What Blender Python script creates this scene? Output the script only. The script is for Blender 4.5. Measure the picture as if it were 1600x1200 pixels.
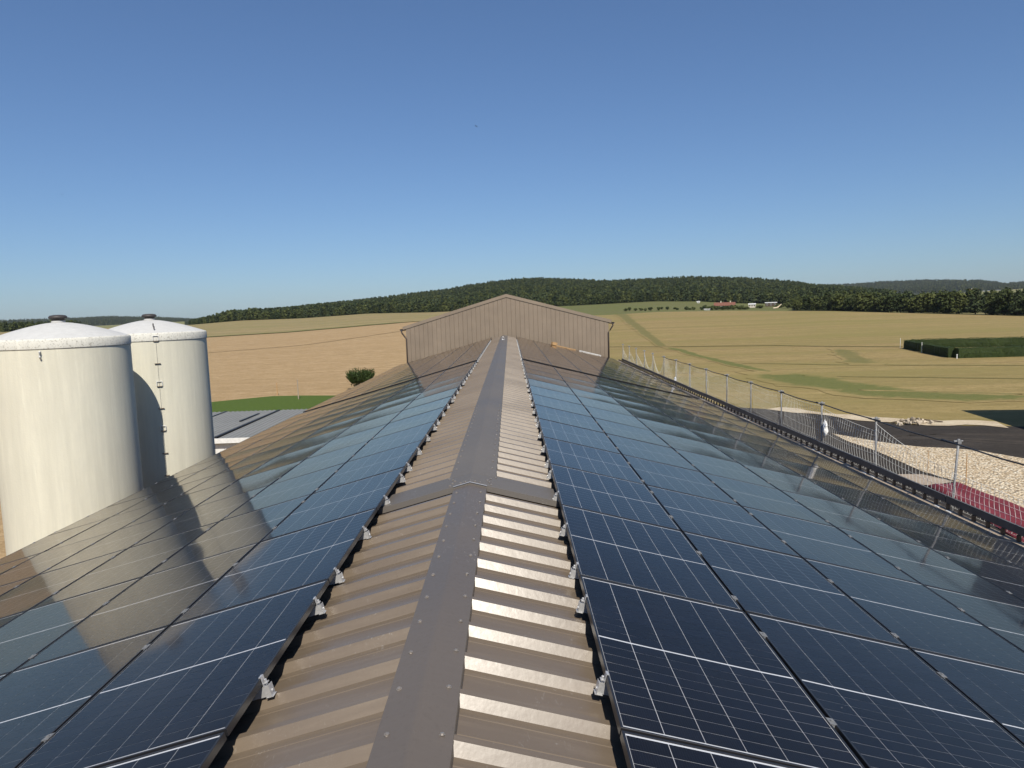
import bpy, math, random
import numpy as np
from mathutils import Matrix, Vector

R = math.radians
rnd = random.Random(7)
npr = np.random.default_rng(11)
for o in list(bpy.data.objects):
    bpy.data.objects.remove(o)
scene = bpy.context.scene
COL = scene.collection

# ------------------------------------------------------------------ camera
CAM = Vector((0.445, 0.0, 9.667))
PITCH, YAW, ROLL, FPX = 0.1022, -0.0003, -0.0337, 1110.0
cam_data = bpy.data.cameras.new('camera')
cam_data.sensor_fit = 'HORIZONTAL'
cam_data.sensor_width = 36.0
cam_data.lens = FPX / 1600 * 36.0
cam_data.clip_start = 0.05
cam_data.clip_end = 12000
cam = bpy.data.objects.new('camera', cam_data)
COL.objects.link(cam)
fw = Vector((math.sin(YAW) * math.cos(PITCH), math.cos(YAW) * math.cos(PITCH), -math.sin(PITCH)))
r0 = Vector((math.cos(YAW), -math.sin(YAW), 0))
u0 = r0.cross(fw)
rt = math.cos(ROLL) * r0 + math.sin(ROLL) * u0
up = -math.sin(ROLL) * r0 + math.cos(ROLL) * u0
m = Matrix.Identity(4)
for i in range(3):
    m[i][0], m[i][1], m[i][2], m[i][3] = rt[i], up[i], -fw[i], CAM[i]
cam.matrix_world = m
scene.camera = cam

# ------------------------------------------------------------------ sky and sun
SUN_EL, SUN_AZ = 48.0, 170.0          # azimuth clockwise from +Y
world = bpy.data.worlds.new('World')
scene.world = world
world.use_nodes = True
wn = world.node_tree
wn.nodes.clear()
sky = wn.nodes.new('ShaderNodeTexSky')
sky.sky_type = 'NISHITA'
sky.sun_disc = False
sky.sun_elevation = R(SUN_EL)
sky.sun_rotation = R(SUN_AZ)
sky.altitude = 200
sky.air_density = 1.0
sky.dust_density = 0.5
sky.ozone_density = 2.0
bg = wn.nodes.new('ShaderNodeBackground')
bg.inputs['Strength'].default_value = 0.08
wo = wn.nodes.new('ShaderNodeOutputWorld')
gam = wn.nodes.new('ShaderNodeGamma')           # the camera's soft shoulder, over the whole sky alike
gam.inputs['Gamma'].default_value = 0.836
tint = wn.nodes.new('ShaderNodeMix')
tint.data_type = 'RGBA'
tint.blend_type = 'MULTIPLY'
tint.inputs[0].default_value = 1.0
tint.inputs[7].default_value = (.726, .947, 1.26, 1)
wn.links.new(sky.outputs[0], gam.inputs[0])
wn.links.new(gam.outputs[0], tint.inputs[6])
wn.links.new(tint.outputs[2], bg.inputs[0])
wn.links.new(bg.outputs[0], wo.inputs[0])

sun_data = bpy.data.lights.new('sun', 'SUN')
sun_data.energy = 4.6
sun_data.angle = R(0.53)
sun_data.color = (1.0, 0.93, 0.82)
sun = bpy.data.objects.new('sun', sun_data)
COL.objects.link(sun)
to_sun = Vector((math.sin(R(SUN_AZ)) * math.cos(R(SUN_EL)), math.cos(R(SUN_AZ)) * math.cos(R(SUN_EL)), math.sin(R(SUN_EL))))
sun.rotation_euler = to_sun.to_track_quat('Z', 'Y').to_euler()
sun.location = (20, -40, 60)

vs = scene.view_settings
scene.display_settings.display_device = 'sRGB'
vs.view_transform = 'Standard'
vs.look = 'None'
vs.exposure = 0.35
vs.gamma = 1.0
vs.use_curve_mapping = False
scene.cycles.max_bounces = 6
scene.cycles.diffuse_bounces = 2
scene.cycles.glossy_bounces = 3
scene.cycles.adaptive_threshold = 0.015
scene.cycles.transparent_max_bounces = 12
scene.cycles.caustics_reflective = False
scene.cycles.caustics_refractive = False

# ------------------------------------------------------------------ helpers
class MB:
    """collects polygons; build() links them as one mesh object"""
    def __init__(s):
        s.v, s.f = [], []
    def poly(s, pts):
        n = len(s.v)
        s.v += [tuple(p) for p in pts]
        s.f.append(tuple(range(n, n + len(pts))))
    def mesh(s, verts, faces):
        n = len(s.v)
        s.v += [tuple(p) for p in verts]
        s.f += [tuple(i + n for i in f) for f in faces]
    def box(s, x0, x1, y0, y1, z0, z1):
        s.hexa([(x0, y0), (x1, y0), (x1, y1), (x0, y1)], z0, z1)
    def hexa(s, quad, z0, z1):
        n = len(s.v)
        s.v += [(x, y, z0) for x, y in quad] + [(x, y, z1) for x, y in quad]
        k = len(quad)
        s.f += [tuple(n + i for i in reversed(range(k))), tuple(n + k + i for i in range(k))]
        s.f += [(n + i, n + (i + 1) % k, n + k + (i + 1) % k, n + k + i) for i in range(k)]
    def extrude(s, prof, axis_from, axis_to, place):
        """closed 2-D profile swept between two stations: place(t, a, b) -> xyz"""
        n = len(s.v); k = len(prof)
        s.v += [place(axis_from, a, b) for a, b in prof] + [place(axis_to, a, b) for a, b in prof]
        s.f += [tuple(n + i for i in range(k)), tuple(n + k + i for i in reversed(range(k)))]
        s.f += [(n + i, n + k + i, n + k + (i + 1) % k, n + (i + 1) % k) for i in range(k)]
    def tube(s, pts, rad, sides=8, caps=True):
        pts = [Vector(p) for p in pts]
        rads = rad if isinstance(rad, (list, tuple)) else [rad] * len(pts)
        n = len(s.v)
        for i, p in enumerate(pts):
            d = (pts[min(i + 1, len(pts) - 1)] - pts[max(i - 1, 0)]).normalized()
            a = d.orthogonal().normalized() if abs(d.z) > .95 else d.cross(Vector((0, 0, 1))).normalized()
            b = d.cross(a)
            for k in range(sides):
                t = 2 * math.pi * k / sides
                s.v.append(tuple(p + (a * math.cos(t) + b * math.sin(t)) * rads[i]))
        for i in range(len(pts) - 1):
            for k in range(sides):
                q = n + i * sides
                s.f.append((q + k, q + (k + 1) % sides, q + sides + (k + 1) % sides, q + sides + k))
        if caps:
            s.f.append(tuple(n + k for k in reversed(range(sides))))
            s.f.append(tuple(n + (len(pts) - 1) * sides + k for k in range(sides)))
    def lathe(s, prof, sides=32, c=(0, 0)):
        n = len(s.v)
        for rr, z in prof:
            for k in range(sides):
                t = 2 * math.pi * k / sides
                s.v.append((c[0] + rr * math.cos(t), c[1] + rr * math.sin(t), z))
        for i in range(len(prof) - 1):
            for k in range(sides):
                q = n + i * sides
                s.f.append((q + k, q + (k + 1) % sides, q + sides + (k + 1) % sides, q + sides + k))
    def data(s, name, mat=None, smooth=False):
        me = bpy.data.meshes.new(name)
        me.from_pydata(s.v, [], s.f)
        if mat:
            me.materials.append(mat)
        if smooth:
            me.polygons.foreach_set('use_smooth', [True] * len(me.polygons))
        me.update()
        return me
    def build(s, name, mat, parent=None, smooth=False, kind=None):
        return obj(name, s.data(name, mat, smooth), parent, kind)

def obj(name, me, parent=None, kind=None, loc=None, rot=None):
    o = bpy.data.objects.new(name, me)
    COL.objects.link(o)
    o.parent = parent
    if loc is not None:
        o.location = loc
    if rot is not None:
        o.rotation_euler = rot
    if kind:
        o['kind'] = kind
    return o

def tag(o, label, cat, group=None):
    o['label'] = label
    o['category'] = cat
    if group:
        o['group'] = group
    return o

def thing(name, label, cat, loc=(0, 0, 0), group=None, rot=None):
    o = obj(name, None, None, None, loc, rot)
    o.empty_display_size = .2
    return tag(o, label, cat, group)

ORD = ['first', 'second', 'third', 'fourth', 'fifth', 'sixth', 'seventh', 'eighth', 'ninth', 'tenth', 'eleventh', 'twelfth', 'thirteenth', 'fourteenth',
       'fifteenth', 'sixteenth', 'seventeenth', 'eighteenth', 'nineteenth', 'twentieth', 'twenty-first', 'twenty-second', 'twenty-third', 'twenty-fourth',
       'twenty-fifth', 'twenty-sixth', 'twenty-seventh', 'twenty-eighth', 'twenty-ninth', 'thirtieth', 'thirty-first', 'thirty-second', 'thirty-third', 'thirty-fourth',
       'thirty-fifth', 'thirty-sixth', 'thirty-seventh', 'thirty-eighth', 'thirty-ninth', 'fortieth']

# ------------------------------------------------------------------ materials
class NT:
    def __init__(s, name):
        s.m = bpy.data.materials.new(name)
        s.m.use_nodes = True
        s.t = s.m.node_tree
        s.b = s.t.nodes['Principled BSDF']
        s.out = s.t.nodes['Material Output']
    def n(s, typ, **kw):
        nd = s.t.nodes.new(typ)
        for k, v in kw.items():
            setattr(nd, k, v)
        return nd
    def l(s, a, b):
        s.t.links.new(a, b)
    def pos(s, scale=(1, 1, 1), rotz=0.0, obj_space=False):
        if obj_space:
            src = s.n('ShaderNodeTexCoord').outputs['Object']
        else:
            src = s.n('ShaderNodeNewGeometry').outputs['Position']
        mp = s.n('ShaderNodeMapping')
        mp.inputs['Scale'].default_value = scale
        mp.inputs['Rotation'].default_value = (0, 0, rotz)
        s.l(src, mp.inputs[0])
        return mp.outputs[0]
    def noise(s, vec, scale, detail=4, rough=.55, dist=0.0):
        nd = s.n('ShaderNodeTexNoise')
        nd.inputs['Scale'].default_value = scale
        nd.inputs['Detail'].default_value = detail
        nd.inputs['Roughness'].default_value = rough
        nd.inputs['Distortion'].default_value = dist
        s.l(vec, nd.inputs['Vector'])
        return nd.outputs['Fac']
    def ramp(s, fac, stops):
        nd = s.n('ShaderNodeValToRGB')
        e = nd.color_ramp.elements
        while len(e) < len(stops):
            e.new(.5)
        for i, (p, c) in enumerate(stops):
            e[i].position = p
            e[i].color = (c, c, c, 1) if not isinstance(c, (tuple, list)) else (*c, 1)
        s.l(fac, nd.inputs[0])
        return nd.outputs[0]
    def mix(s, fac, a, b, mode='MIX'):
        nd = s.n('ShaderNodeMix', data_type='RGBA', blend_type=mode)
        for sock, val in ((nd.inputs[0], fac), (nd.inputs[6], a), (nd.inputs[7], b)):
            if hasattr(val, 'is_output'):
                s.l(val, sock)
            elif isinstance(val, (int, float)):
                sock.default_value = val
            else:
                sock.default_value = (*val, 1)
        return nd.outputs[2]
    def math(s, op, a, b=0.0):
        nd = s.n('ShaderNodeMath', operation=op)
        for sock, val in ((nd.inputs[0], a), (nd.inputs[1], b)):
            if hasattr(val, 'is_output'):
                s.l(val, sock)
            else:
                sock.default_value = val
        return nd.outputs[0]
    def set(s, color=None, rough=None, spec=None, metal=None, bump=None, bump_d=.01, bump_s=1.0):
        b = s.b
        for key, val in (('Base Color', color), ('Roughness', rough), ('Specular IOR Level', spec), ('Metallic', metal)):
            if val is None:
                continue
            if hasattr(val, 'is_output'):
                s.l(val, b.inputs[key])
            elif key == 'Base Color':
                b.inputs[key].default_value = (*val, 1)
            else:
                b.inputs[key].default_value = val
        if bump is not None:
            bp = s.n('ShaderNodeBump')
            bp.inputs['Distance'].default_value = bump_d
            bp.inputs['Strength'].default_value = bump_s
            s.l(bump, bp.inputs['Height'])
            s.l(bp.outputs[0], b.inputs['Normal'])
        return s.m

def plain(name, color, rough=.6, spec=.4, metal=0.0, vary=.12, scale=6.0, bump=0.0):
    t = NT(name)
    p = t.pos()
    nz = t.noise(p, scale, 5)
    lo = tuple(c * (1 - vary) for c in color)
    hi = tuple(min(1, c * (1 + vary)) for c in color)
    col = t.ramp(nz, [(.3, lo), (.7, hi)])
    return t.set(col, rough, spec, metal, nz if bump else None, bump)

def roof_metal(name, color, rough, dirt=.35, wavy=1.0, streaks=1.0, spec=.6):
    """painted steel sheet: slightly uneven coat, dust and a few water marks running down the slope"""
    t = NT(name)
    p = t.pos()
    broad = t.noise(p, .55, 4)
    fine = t.noise(p, 38, 4, .7)
    streak = t.noise(t.pos((.8, 11, .8)), 2.2, 5, .65)
    info = t.n('ShaderNodeObjectInfo')
    c = t.mix(t.ramp(broad, [(.3, 0.0), (.75, 1.0)]), tuple(x * .9 for x in color), tuple(x * 1.1 for x in color))
    c = t.mix(t.math('MULTIPLY', t.ramp(streak, [(.48, 0.0), (.8, 1.0)]), dirt * streaks), c, (color[0] * 1.5 + .02, color[1] * 1.5 + .02, color[2] * 1.45 + .02))
    c = t.mix(t.math('MULTIPLY', t.ramp(fine, [(.56, 0.0), (.8, 1.0)]), dirt * .7), c, tuple(x * .6 for x in color))
    c = t.mix(t.math('MULTIPLY', info.outputs['Random'], .12), c, tuple(x * .75 for x in color))
    scuff = t.noise(t.pos((1, .35, 1), .5), 46, 3, .6, 1.5)
    c = t.mix(t.math('MULTIPLY', t.math('MULTIPLY', t.ramp(scuff, [(.62, 0.0), (.70, 1.0)]), t.ramp(t.noise(p, 2.3, 3), [(.5, 0.0), (.62, 1.0)])), dirt * .8), c, (.34, .32, .29))
    rg = t.ramp(t.math('ADD', t.math('MULTIPLY', broad, .6), t.math('MULTIPLY', fine, .4)), [(.3, rough - .08), (.7, rough + .1)])
    return t.set(c, rg, spec, 0.0, t.math('ADD', t.noise(p, 9, 3), t.math('MULTIPLY', t.noise(p, 34, 3), .35)), .0014 * wavy)

M = {}
M['roof'] = roof_metal('taupe_roof_sheet', (.142, .111, .080), .33, .4, .6)
M['cap'] = roof_metal('grey_brown_ridge_sheet', (.115, .097, .081), .42, .7, .35, .12, .4)
M['cap_far'] = roof_metal('grey_ridge_sheet', (.122, .110, .098), .52, .5, .5, .2, .3)
M['cladding'] = roof_metal('taupe_wall_cladding', (.205, .16, .115), .5, .2)
M['trim'] = roof_metal('brown_trim', (.17, .135, .10), .45, .2)
M['gutter'] = plain('dark_brown_gutter', (.055, .042, .035), .45)
M['frame'] = plain('black_anodised_frame', (.014, .014, .016), .38, .5)
M['alu'] = plain('bare_aluminium', (.56, .56, .56), .4, .5, .5, .12, 60)
M['galv'] = plain('galvanised_steel', (.20, .205, .21), .6, .4, .3, .18, 30)
M['screw'] = plain('screw_head', (.30, .27, .24), .35, .5, .5)

def cell_mat():
    t = NT('silicon_cell')
    p = t.pos(obj_space=True)
    w = t.n('ShaderNodeTexWave', wave_type='BANDS', bands_direction='X')
    w.inputs['Scale'].default_value = 27.0
    t.l(p, w.inputs['Vector'])
    bus = t.ramp(w.outputs['Fac'], [(.93, 0.0), (.99, 1.0)])
    info = t.n('ShaderNodeObjectInfo')
    g = t.noise(t.pos(), 2.3, 3)
    c = t.mix(g, (.0032, .0036, .0062), (.0052, .0058, .0098))
    c = t.mix(t.math('MULTIPLY', info.outputs['Random'], .3), c, (.010, .012, .022))
    c = t.mix(t.math('MULTIPLY', bus, .05), c, (.30, .31, .34))
    return t.set(c, .4, .12)
M['cell'] = cell_mat()
M['backsheet'] = plain('white_backsheet', (.60, .61, .64), .6, .3, 0, .04)

def glass_mat():
    t = NT('panel_glass')
    geo = t.n('ShaderNodeNewGeometry')             # Schlick reflectance, the same from above and below
    dt = t.n('ShaderNodeVectorMath', operation='DOT_PRODUCT')
    t.l(geo.outputs['Normal'], dt.inputs[0]); t.l(geo.outputs['Incoming'], dt.inputs[1])
    fr = t.math('POWER', t.math('SUBTRACT', 1.0, t.math('ABSOLUTE', dt.outputs['Value'])), 6.8)
    fr = t.math('ADD', t.math('MULTIPLY', fr, .985), .011)
    gl = t.n('ShaderNodeBsdfGlossy')
    gl.inputs['Roughness'].default_value = .06
    gl.inputs['Color'].default_value = (.97, .92, .86, 1)
    p = t.pos()
    tr = t.n('ShaderNodeBsdfTransparent')
    tr.inputs['Color'].default_value = (.94, .95, .96, 1)
    df = t.n('ShaderNodeBsdfDiffuse')
    df.inputs['Color'].default_value = (.45, .42, .38, 1)
    dust = t.math('ADD', t.ramp(t.noise(p, 3.0, 6, .7), [(.35, 0.002), (.8, .011)]), t.math('MULTIPLY', t.ramp(t.noise(p, 26.0, 2, .5), [(.80, 0.0), (.84, 1.0)]), .35))
    ms = t.n('ShaderNodeMixShader')
    t.l(dust, ms.inputs[0]); t.l(tr.outputs[0], ms.inputs[1]); t.l(df.outputs[0], ms.inputs[2])
    mx = t.n('ShaderNodeMixShader')
    t.l(fr, mx.inputs[0]); t.l(ms.outputs[0], mx.inputs[1]); t.l(gl.outputs[0], mx.inputs[2])
    t.l(mx.outputs[0], t.out.inputs[0])
    return t.m
M['glass'] = glass_mat()

def silo_mat(name, base, streaky=1.0, speck=0.0):
    t = NT(name)
    v = t.pos((3.6, 3.6, .2))
    s1 = t.noise(v, 1.6, 6, .7)
    s2 = t.noise(t.pos((10, 10, .6)), 1.5, 4, .7)
    b = t.noise(t.pos(), .55, 4)
    c = t.mix(t.ramp(s1, [(.3, 0.0), (.72, 1.0)]), tuple(x * .87 for x in base), tuple(min(.9, x * 1.07) for x in base))
    c = t.mix(t.math('MULTIPLY', t.ramp(t.noise(t.pos((1, 1, .45)), 7.5, 7, .75), [(.35, 0.0), (.7, 1.0)]), .45), c, tuple(x * f_ for x, f_ in zip(base, (.88, .89, .93))))
    c = t.mix(t.math('MULTIPLY', t.ramp(b, [(.4, 0.0), (.7, 1.0)]), .35 * streaky), c, (base[0] * .78, base[1] * .78, base[2] * .80))
    c = t.mix(t.math('MULTIPLY', t.ramp(s2, [(.6, 0.0), (.78, 1.0)]), .4 * streaky), c, (min(.85, base[0] * 1.25), min(.85, base[1] * 1.28), base[2] * 1.3))
    if speck:
        sp = t.noise(t.pos(), 22, 4, .8)
        c = t.mix(t.math('MULTIPLY', t.ramp(sp, [(.55, 0.0), (.62, 1.0)]), speck), c, (.10, .085, .05))
    return t.set(c, .75, .25, 0, t.noise(t.pos(), 25, 4), .004)
M['silo'] = silo_mat('cream_silo_wall', (.63, .605, .49))
M['silo_band'] = silo_mat('weathered_white_rim', (.60, .59, .525), .6, .6)
M['silo_dome'] = silo_mat('white_silo_dome', (.52, .52, .50), .7, .08)
M['vent'] = plain('dark_vent_cap', (.045, .04, .038), .55)
M['white_paint'] = plain('white_paint', (.62, .62, .60), .6)

def field_mat(name, cols, rows_dir, row_w, green=None, coarse=1.0, line=.5, strip=None):
    """mown stubble: drill rows, swath bands, clods and straw; cols = (dark, mid, light)"""
    t = NT(name)
    p = t.pos()
    big = t.noise(p, .012, 4, .55)
    mid = t.noise(p, .16, 5, .65)
    fine = t.math('ADD', t.math('MULTIPLY', t.noise(p, 1.6 * coarse, 5, .75), .45), t.math('MULTIPLY', t.noise(p, 5.5 * coarse, 3, .8), .55))
    rp = t.pos((.02, 1.0, 1.0), rows_dir)
    bands = t.noise(rp, 1.0 / row_w, 3, .6)
    rp2 = t.pos((.004, 1.0, 1.0), rows_dir)
    bands2 = t.noise(rp2, .22 / row_w, 4, .7)
    c = t.ramp(fine, [(.34, cols[0]), (.5, cols[1]), (.66, cols[2])])
    c = t.mix(t.math('MULTIPLY', t.ramp(mid, [(.35, 0.0), (.7, 1.0)]), .40), c, cols[1])
    clod = t.noise(t.pos((.45, 1.0, 1.0), rows_dir), .75 * min(1.0, coarse), 7, .82)
    c = t.mix(t.math('MULTIPLY', t.ramp(clod, [(.36, 1.0), (.50, 0.0)]), .55), c, cols[0])
    c = t.mix(t.math('MULTIPLY', t.ramp(clod, [(.52, 0.0), (.66, 1.0)]), .55), c, cols[2])
    c = t.mix(t.math('MULTIPLY', t.ramp(bands, [(.4, 0.0), (.65, 1.0)]), line * .6), c, cols[0])
    c = t.mix(t.math('MULTIPLY', t.ramp(bands2, [(.45, 0.0), (.66, 1.0)]), line * .7), c, tuple(.55 * a + .45 * b for a, b in zip(cols[0], cols[1])))
    if green:
        g = t.math('MULTIPLY', t.ramp(t.math('ADD', t.math('MULTIPLY', big, .55), t.math('MULTIPLY', bands2, .45)), [(.42, 0.0), (.62, 1.0)]), green[1])
        c = t.mix(g, c, green[0])
    if strip:            # a grown-over strip whose edges fray into the stubble
        at = t.n('ShaderNodeAttribute', attribute_name='w')
        fr = t.math('ADD', at.outputs['Fac'], t.math('MULTIPLY', t.math('SUBTRACT', t.noise(p, strip[2], 5, .7), .5), 1.5))
        c = t.mix(t.math('MULTIPLY', t.ramp(fr, [(.32, 0.0), (.62, 1.0)]), strip[3]), c, t.ramp(fine, [(.3, strip[0]), (.7, strip[1])]))
    return t.set(c, .95, .1, 0, fine, .06)
FR = dict(cols=((.145, .110, .046), (.280, .208, .092), (.42, .32, .155)), rows_dir=R(31), row_w=3.2, green=((.20, .175, .060), .8), line=.75)
FL = dict(cols=((.20, .138, .066), (.34, .235, .122), (.54, .41, .25)), rows_dir=R(-42), row_w=3.0, coarse=1.2, line=.35)
M['field_r'] = field_mat('straw_stubble', **FR)
M['strip_r'] = field_mat('stubble_with_green_regrowth', **FR, strip=((.062, .085, .022), (.150, .155, .052), .8, .85))
M['line_r'] = field_mat('stubble_with_faint_wheel_line', **FR, strip=((.095, .095, .032), (.15, .145, .055), .8, .7))
M['track_r'] = field_mat('stubble_with_dark_track', **FR, strip=((.045, .050, .016), (.085, .085, .028), .8, .85))
M['line_l'] = field_mat('soil_with_dark_wheel_line', **FL, strip=((.06, .045, .022), (.13, .09, .05), .6, .6))
M['field_l'] = field_mat('tilled_chalky_soil', **FL)
M['field_up'] = field_mat('pale_green_stubble', ((.17, .138, .065), (.27, .212, .105), (.35, .275, .15)), R(-70), 9.0, ((.19, .175, .072), .55), .4, .6)
M['strip_up'] = field_mat('pale_stubble_with_green_edge', ((.17, .138, .065), (.27, .212, .105), (.35, .275, .15)), R(-70), 9.0, ((.19, .175, .072), .55), .4, .6, ((.075, .10, .025), (.12, .14, .04), .1, .9))
M['meadow'] = field_mat('hill_meadow', ((.085, .092, .035), (.125, .125, .05), (.17, .16, .07)), R(20), 6.0, ((.11, .125, .04), .7), .4, .3)
M['far_field'] = field_mat('far_fields', ((.17, .16, .07), (.24, .21, .11), (.27, .22, .13)), R(60), 40, ((.12, .155, .05), .9), .05, .3)

def grass_mat(name, cols, scale=2.0):
    t = NT(name)
    p = t.pos()
    a = t.noise(p, scale, 6, .75)
    b = t.noise(p, .12, 4)
    c = t.ramp(a, [(.3, cols[0]), (.7, cols[1])])
    c = t.mix(t.math('MULTIPLY', t.ramp(b, [(.4, 0.0), (.7, 1.0)]), .45), c, cols[2])
    return t.set(c, .9, .15, 0, a, .05)
M['lawn'] = grass_mat('mown_lawn', ((.05, .082, .012), (.085, .125, .022), (.066, .098, .018)))
M['verge'] = grass_mat('rough_green_strip', ((.085, .105, .028), (.15, .16, .05), (.19, .17, .07)), 1.2)
M['forest_floor'] = grass_mat('forest_floor', ((.018, .024, .008), (.03, .036, .012), (.024, .03, .01)), .3)
M['asphalt'] = field_mat('dark_dirt_yard', ((.026, .023, .021), (.045, .040, .036), (.085, .072, .060)), R(25), 1.2, None, 2.0, .7)
M['tyre'] = field_mat('pale_tyre_dust', ((.040, .035, .031), (.062, .054, .047), (.10, .086, .07)), R(25), 1.2, None, 2.0, .5)
M['chalk'] = field_mat('pale_chalk_bank', ((.30, .23, .15), (.50, .42, .30), (.62, .55, .42)), 0, 2.0, None, 2.5, .1)
M['concrete'] = field_mat('worn_concrete', ((.26, .21, .16), (.34, .28, .22), (.40, .34, .27)), 0, 2.0, None, 2.0, .1)

def gravel_mat():
    t = NT('cream_gravel')
    p = t.pos()
    v = t.n('ShaderNodeTexVoronoi')
    v.inputs['Scale'].default_value = 8.5
    t.l(p, v.inputs['Vector'])
    sep = t.n('ShaderNodeSeparateColor')
    t.l(v.outputs['Color'], sep.inputs[0])
    c = t.ramp(sep.outputs[0], [(.0, (.42, .31, .18)), (.35, (.68, .55, .38)), (.7, (.80, .69, .51)), (1.0, (.86, .80, .66))])
    edge = t.ramp(v.outputs['Distance'], [(.35, 0.0), (.7, 1.0)])
    c = t.mix(t.math('MULTIPLY', edge, .75), c, (.12, .09, .055))
    big = t.noise(p, .5, 4)
    c = t.mix(t.math('MULTIPLY', t.ramp(big, [(.4, 0.0), (.7, 1.0)]), .3), c, (.46, .34, .20))
    hh = t.math('SUBTRACT', 1.0, v.outputs['Distance'])
    return t.set(c, .9, .2, 0, hh, .08)
M['gravel'] = gravel_mat()
M['tarp'] = plain('dark_red_tarpaulin', (.155, .020, .022), .55, .4, 0, .3, 3)

def leaf_mat(name, dark, light, trans=.25):
    t = NT(name)
    info = t.n('ShaderNodeObjectInfo')
    nz = t.noise(t.pos(), .35, 3)
    nf = t.noise(t.pos(), 2.2, 3)
    f = t.math('ADD', t.math('MULTIPLY', nz, .45), t.math('MULTIPLY', nf, .25))
    f = t.math('ADD', f, t.math('MULTIPLY', info.outputs['Random'], .5))
    c = t.ramp(f, [(.28, dark), (.95, light)])
    t.set(c, .7, .2)
    tl = t.n('ShaderNodeBsdfTranslucent')
    t.l(c, tl.inputs[0])
    mx = t.n('ShaderNodeMixShader')
    mx.inputs[0].default_value = trans
    t.l(t.b.outputs[0], mx.inputs[1]); t.l(tl.outputs[0], mx.inputs[2])
    t.l(mx.outputs[0], t.out.inputs[0])
    return t.m
M['leaf'] = leaf_mat('oak_leaves', (.026, .042, .012), (.110, .125, .036))
M['leaf_pine'] = leaf_mat('pine_needles', (.020, .034, .013), (.062, .080, .030), .15)
M['leaf_shrub'] = leaf_mat('shrub_leaves', (.030, .052, .014), (.075, .105, .030))
M['leaf_hedge'] = leaf_mat('yew_hedge_leaves', (.020, .034, .010), (.052, .074, .018), .15)
M['bark'] = plain('bark', (.085, .065, .048), .9, .1, 0, .3, 8)
M['shed_roof'] = roof_metal('light_grey_fibre_roof', (.20, .205, .20), .65, .45, 1.0, 1.0, .25)
M['black'] = plain('black_strip', (.015, .015, .017), .5)
M['tile_red'] = plain('red_roof_tiles', (.17, .075, .052), .8, .2, 0, .25, 2)
M['render_wall'] = plain('pale_rendered_wall', (.55, .50, .42), .85, .2)
M['net'] = plain('white_net_cord', (.66, .66, .62), .7, .2)
M['rail'] = plain('dark_tube', (.030, .032, .036), .45)
M['toe'] = plain('dark_grey_toe_board', (.095, .097, .10), .55, .35, 0, .25, 3)
M['plastic'] = plain('white_plastic', (.80, .80, .78), .45)
M['wood'] = plain('pale_timber', (.40, .25, .12), .75, .2, 0, .25, 9)
M['bird'] = plain('dark_feathers', (.012, .012, .014), .8)
M['stone'] = plain('chalk_rubble', (.42, .36, .28), .95, .1, 0, .3, 2)

# ------------------------------------------------------------------ terrain
CZ = CAM.z
SKYL = [(-60, .45), (-38.76, .455), (-35.49, .543), (-33.4, .555), (-30.82, .577), (-29.28, .615), (-26.08, .442), (-23.56, .216), (-22.68, .303), (-21.12, .512), (-18.15, .706),
        (-14.83, .996), (-11.91, 1.205), (-7.91, 1.587), (-4.86, 1.899), (-2.56, 2.231), (.32, 2.517), (2.36, 2.523), (4.6, 2.367), (8.03, 2.111), (11.65, 2.139),
        (14.66, 2.153), (18.38, 1.869), (21.41, 1.514), (23.17, 1.176), (25.09, 1.089), (27.39, 1.185), (30.26, 1.168), (33.37, .996), (34.79, .714), (35.74, .77), (60, .7)]
FBASE = [(-60, -.35), (-24.02, -.212), (-20.71, -.027), (-16.23, -.017), (-11.22, .184), (-6.21, .117), (5.31, .265), (11.34, .384), (14.75, .262), (17.59, .014), (21.02, -.154), (21.8, -.62),
         (24.3, -.76), (26.41, -.89), (30.39, -1.1), (35.81, -1.4), (60, -1.5)]
FFAR = [(-60, -1.35), (-28.25, -1.293), (-23, -1.172), (-17.33, -1.055), (-11.27, -.753), (-7.51, -.575), (7.93, -.558), (11.57, -.45), (17.59, -.546), (24.3, -.781), (26.41, -.913), (30.39, -1.139), (35.81, -1.448), (60, -1.6)]
A_R = [(-60, 430), (-8, 430), (8, 520), (18, 520), (24, 430), (30, 380), (36, 330), (60, 330)]
B_R = [(-60, 700), (21, 700), (21.8, 480), (24, 442), (30, 392), (36, 342), (60, 342)]
def itp(tab, a):
    return np.interp(a, [q[0] for q in tab], [q[1] for q in tab])
TREE_EL = .28
C_EL = [(-60, -.1), (-30, -.05), (-24.5, .05), (-23.3, .12)] + [(a, e - TREE_EL) for a, e in SKYL if -23 < a < 23.5] + [(24.6, .74), (26.2, .52), (28, .26), (30, .08), (32, .2), (36, .34), (60, .3)]
C_RR = 1500.0
def rings(a):
    """radii and heights at azimuth a (degrees)"""
    A, B = itp(A_R, a), itp(B_R, a)
    zA = CZ + A * math.tan(R(itp(FFAR, a)))
    zB = CZ + B * math.tan(R(itp(FBASE, a)))
    zC = CZ + C_RR * math.tan(R(itp(C_EL, a)))
    inner = -23.3 < a < 23.4
    zF = CZ + 4200 * math.tan(R(itp(SKYL, a) - .12)) if not inner else min(zC, CZ + 4200 * math.tan(R(.2)))
    zV = CZ + 2300 * math.tan(R(min(itp(C_EL, a) - .45, .1)))
    return [(0, 0), (110, 0), (185 if a > 0 else 120, 0), (A, zA), (B, zB), (C_RR, zC), (2300, zV), (4200, zF), (4700, zF - 60)]
def terrain(x, y):
    a = math.degrees(math.atan2(x - CAM.x, y)); r = math.hypot(x - CAM.x, y)
    if abs(a) > 60:
        return 0.0
    rg = rings(a)
    return float(np.interp(r, [q[0] for q in rg], [q[1] for q in rg]))

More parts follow.
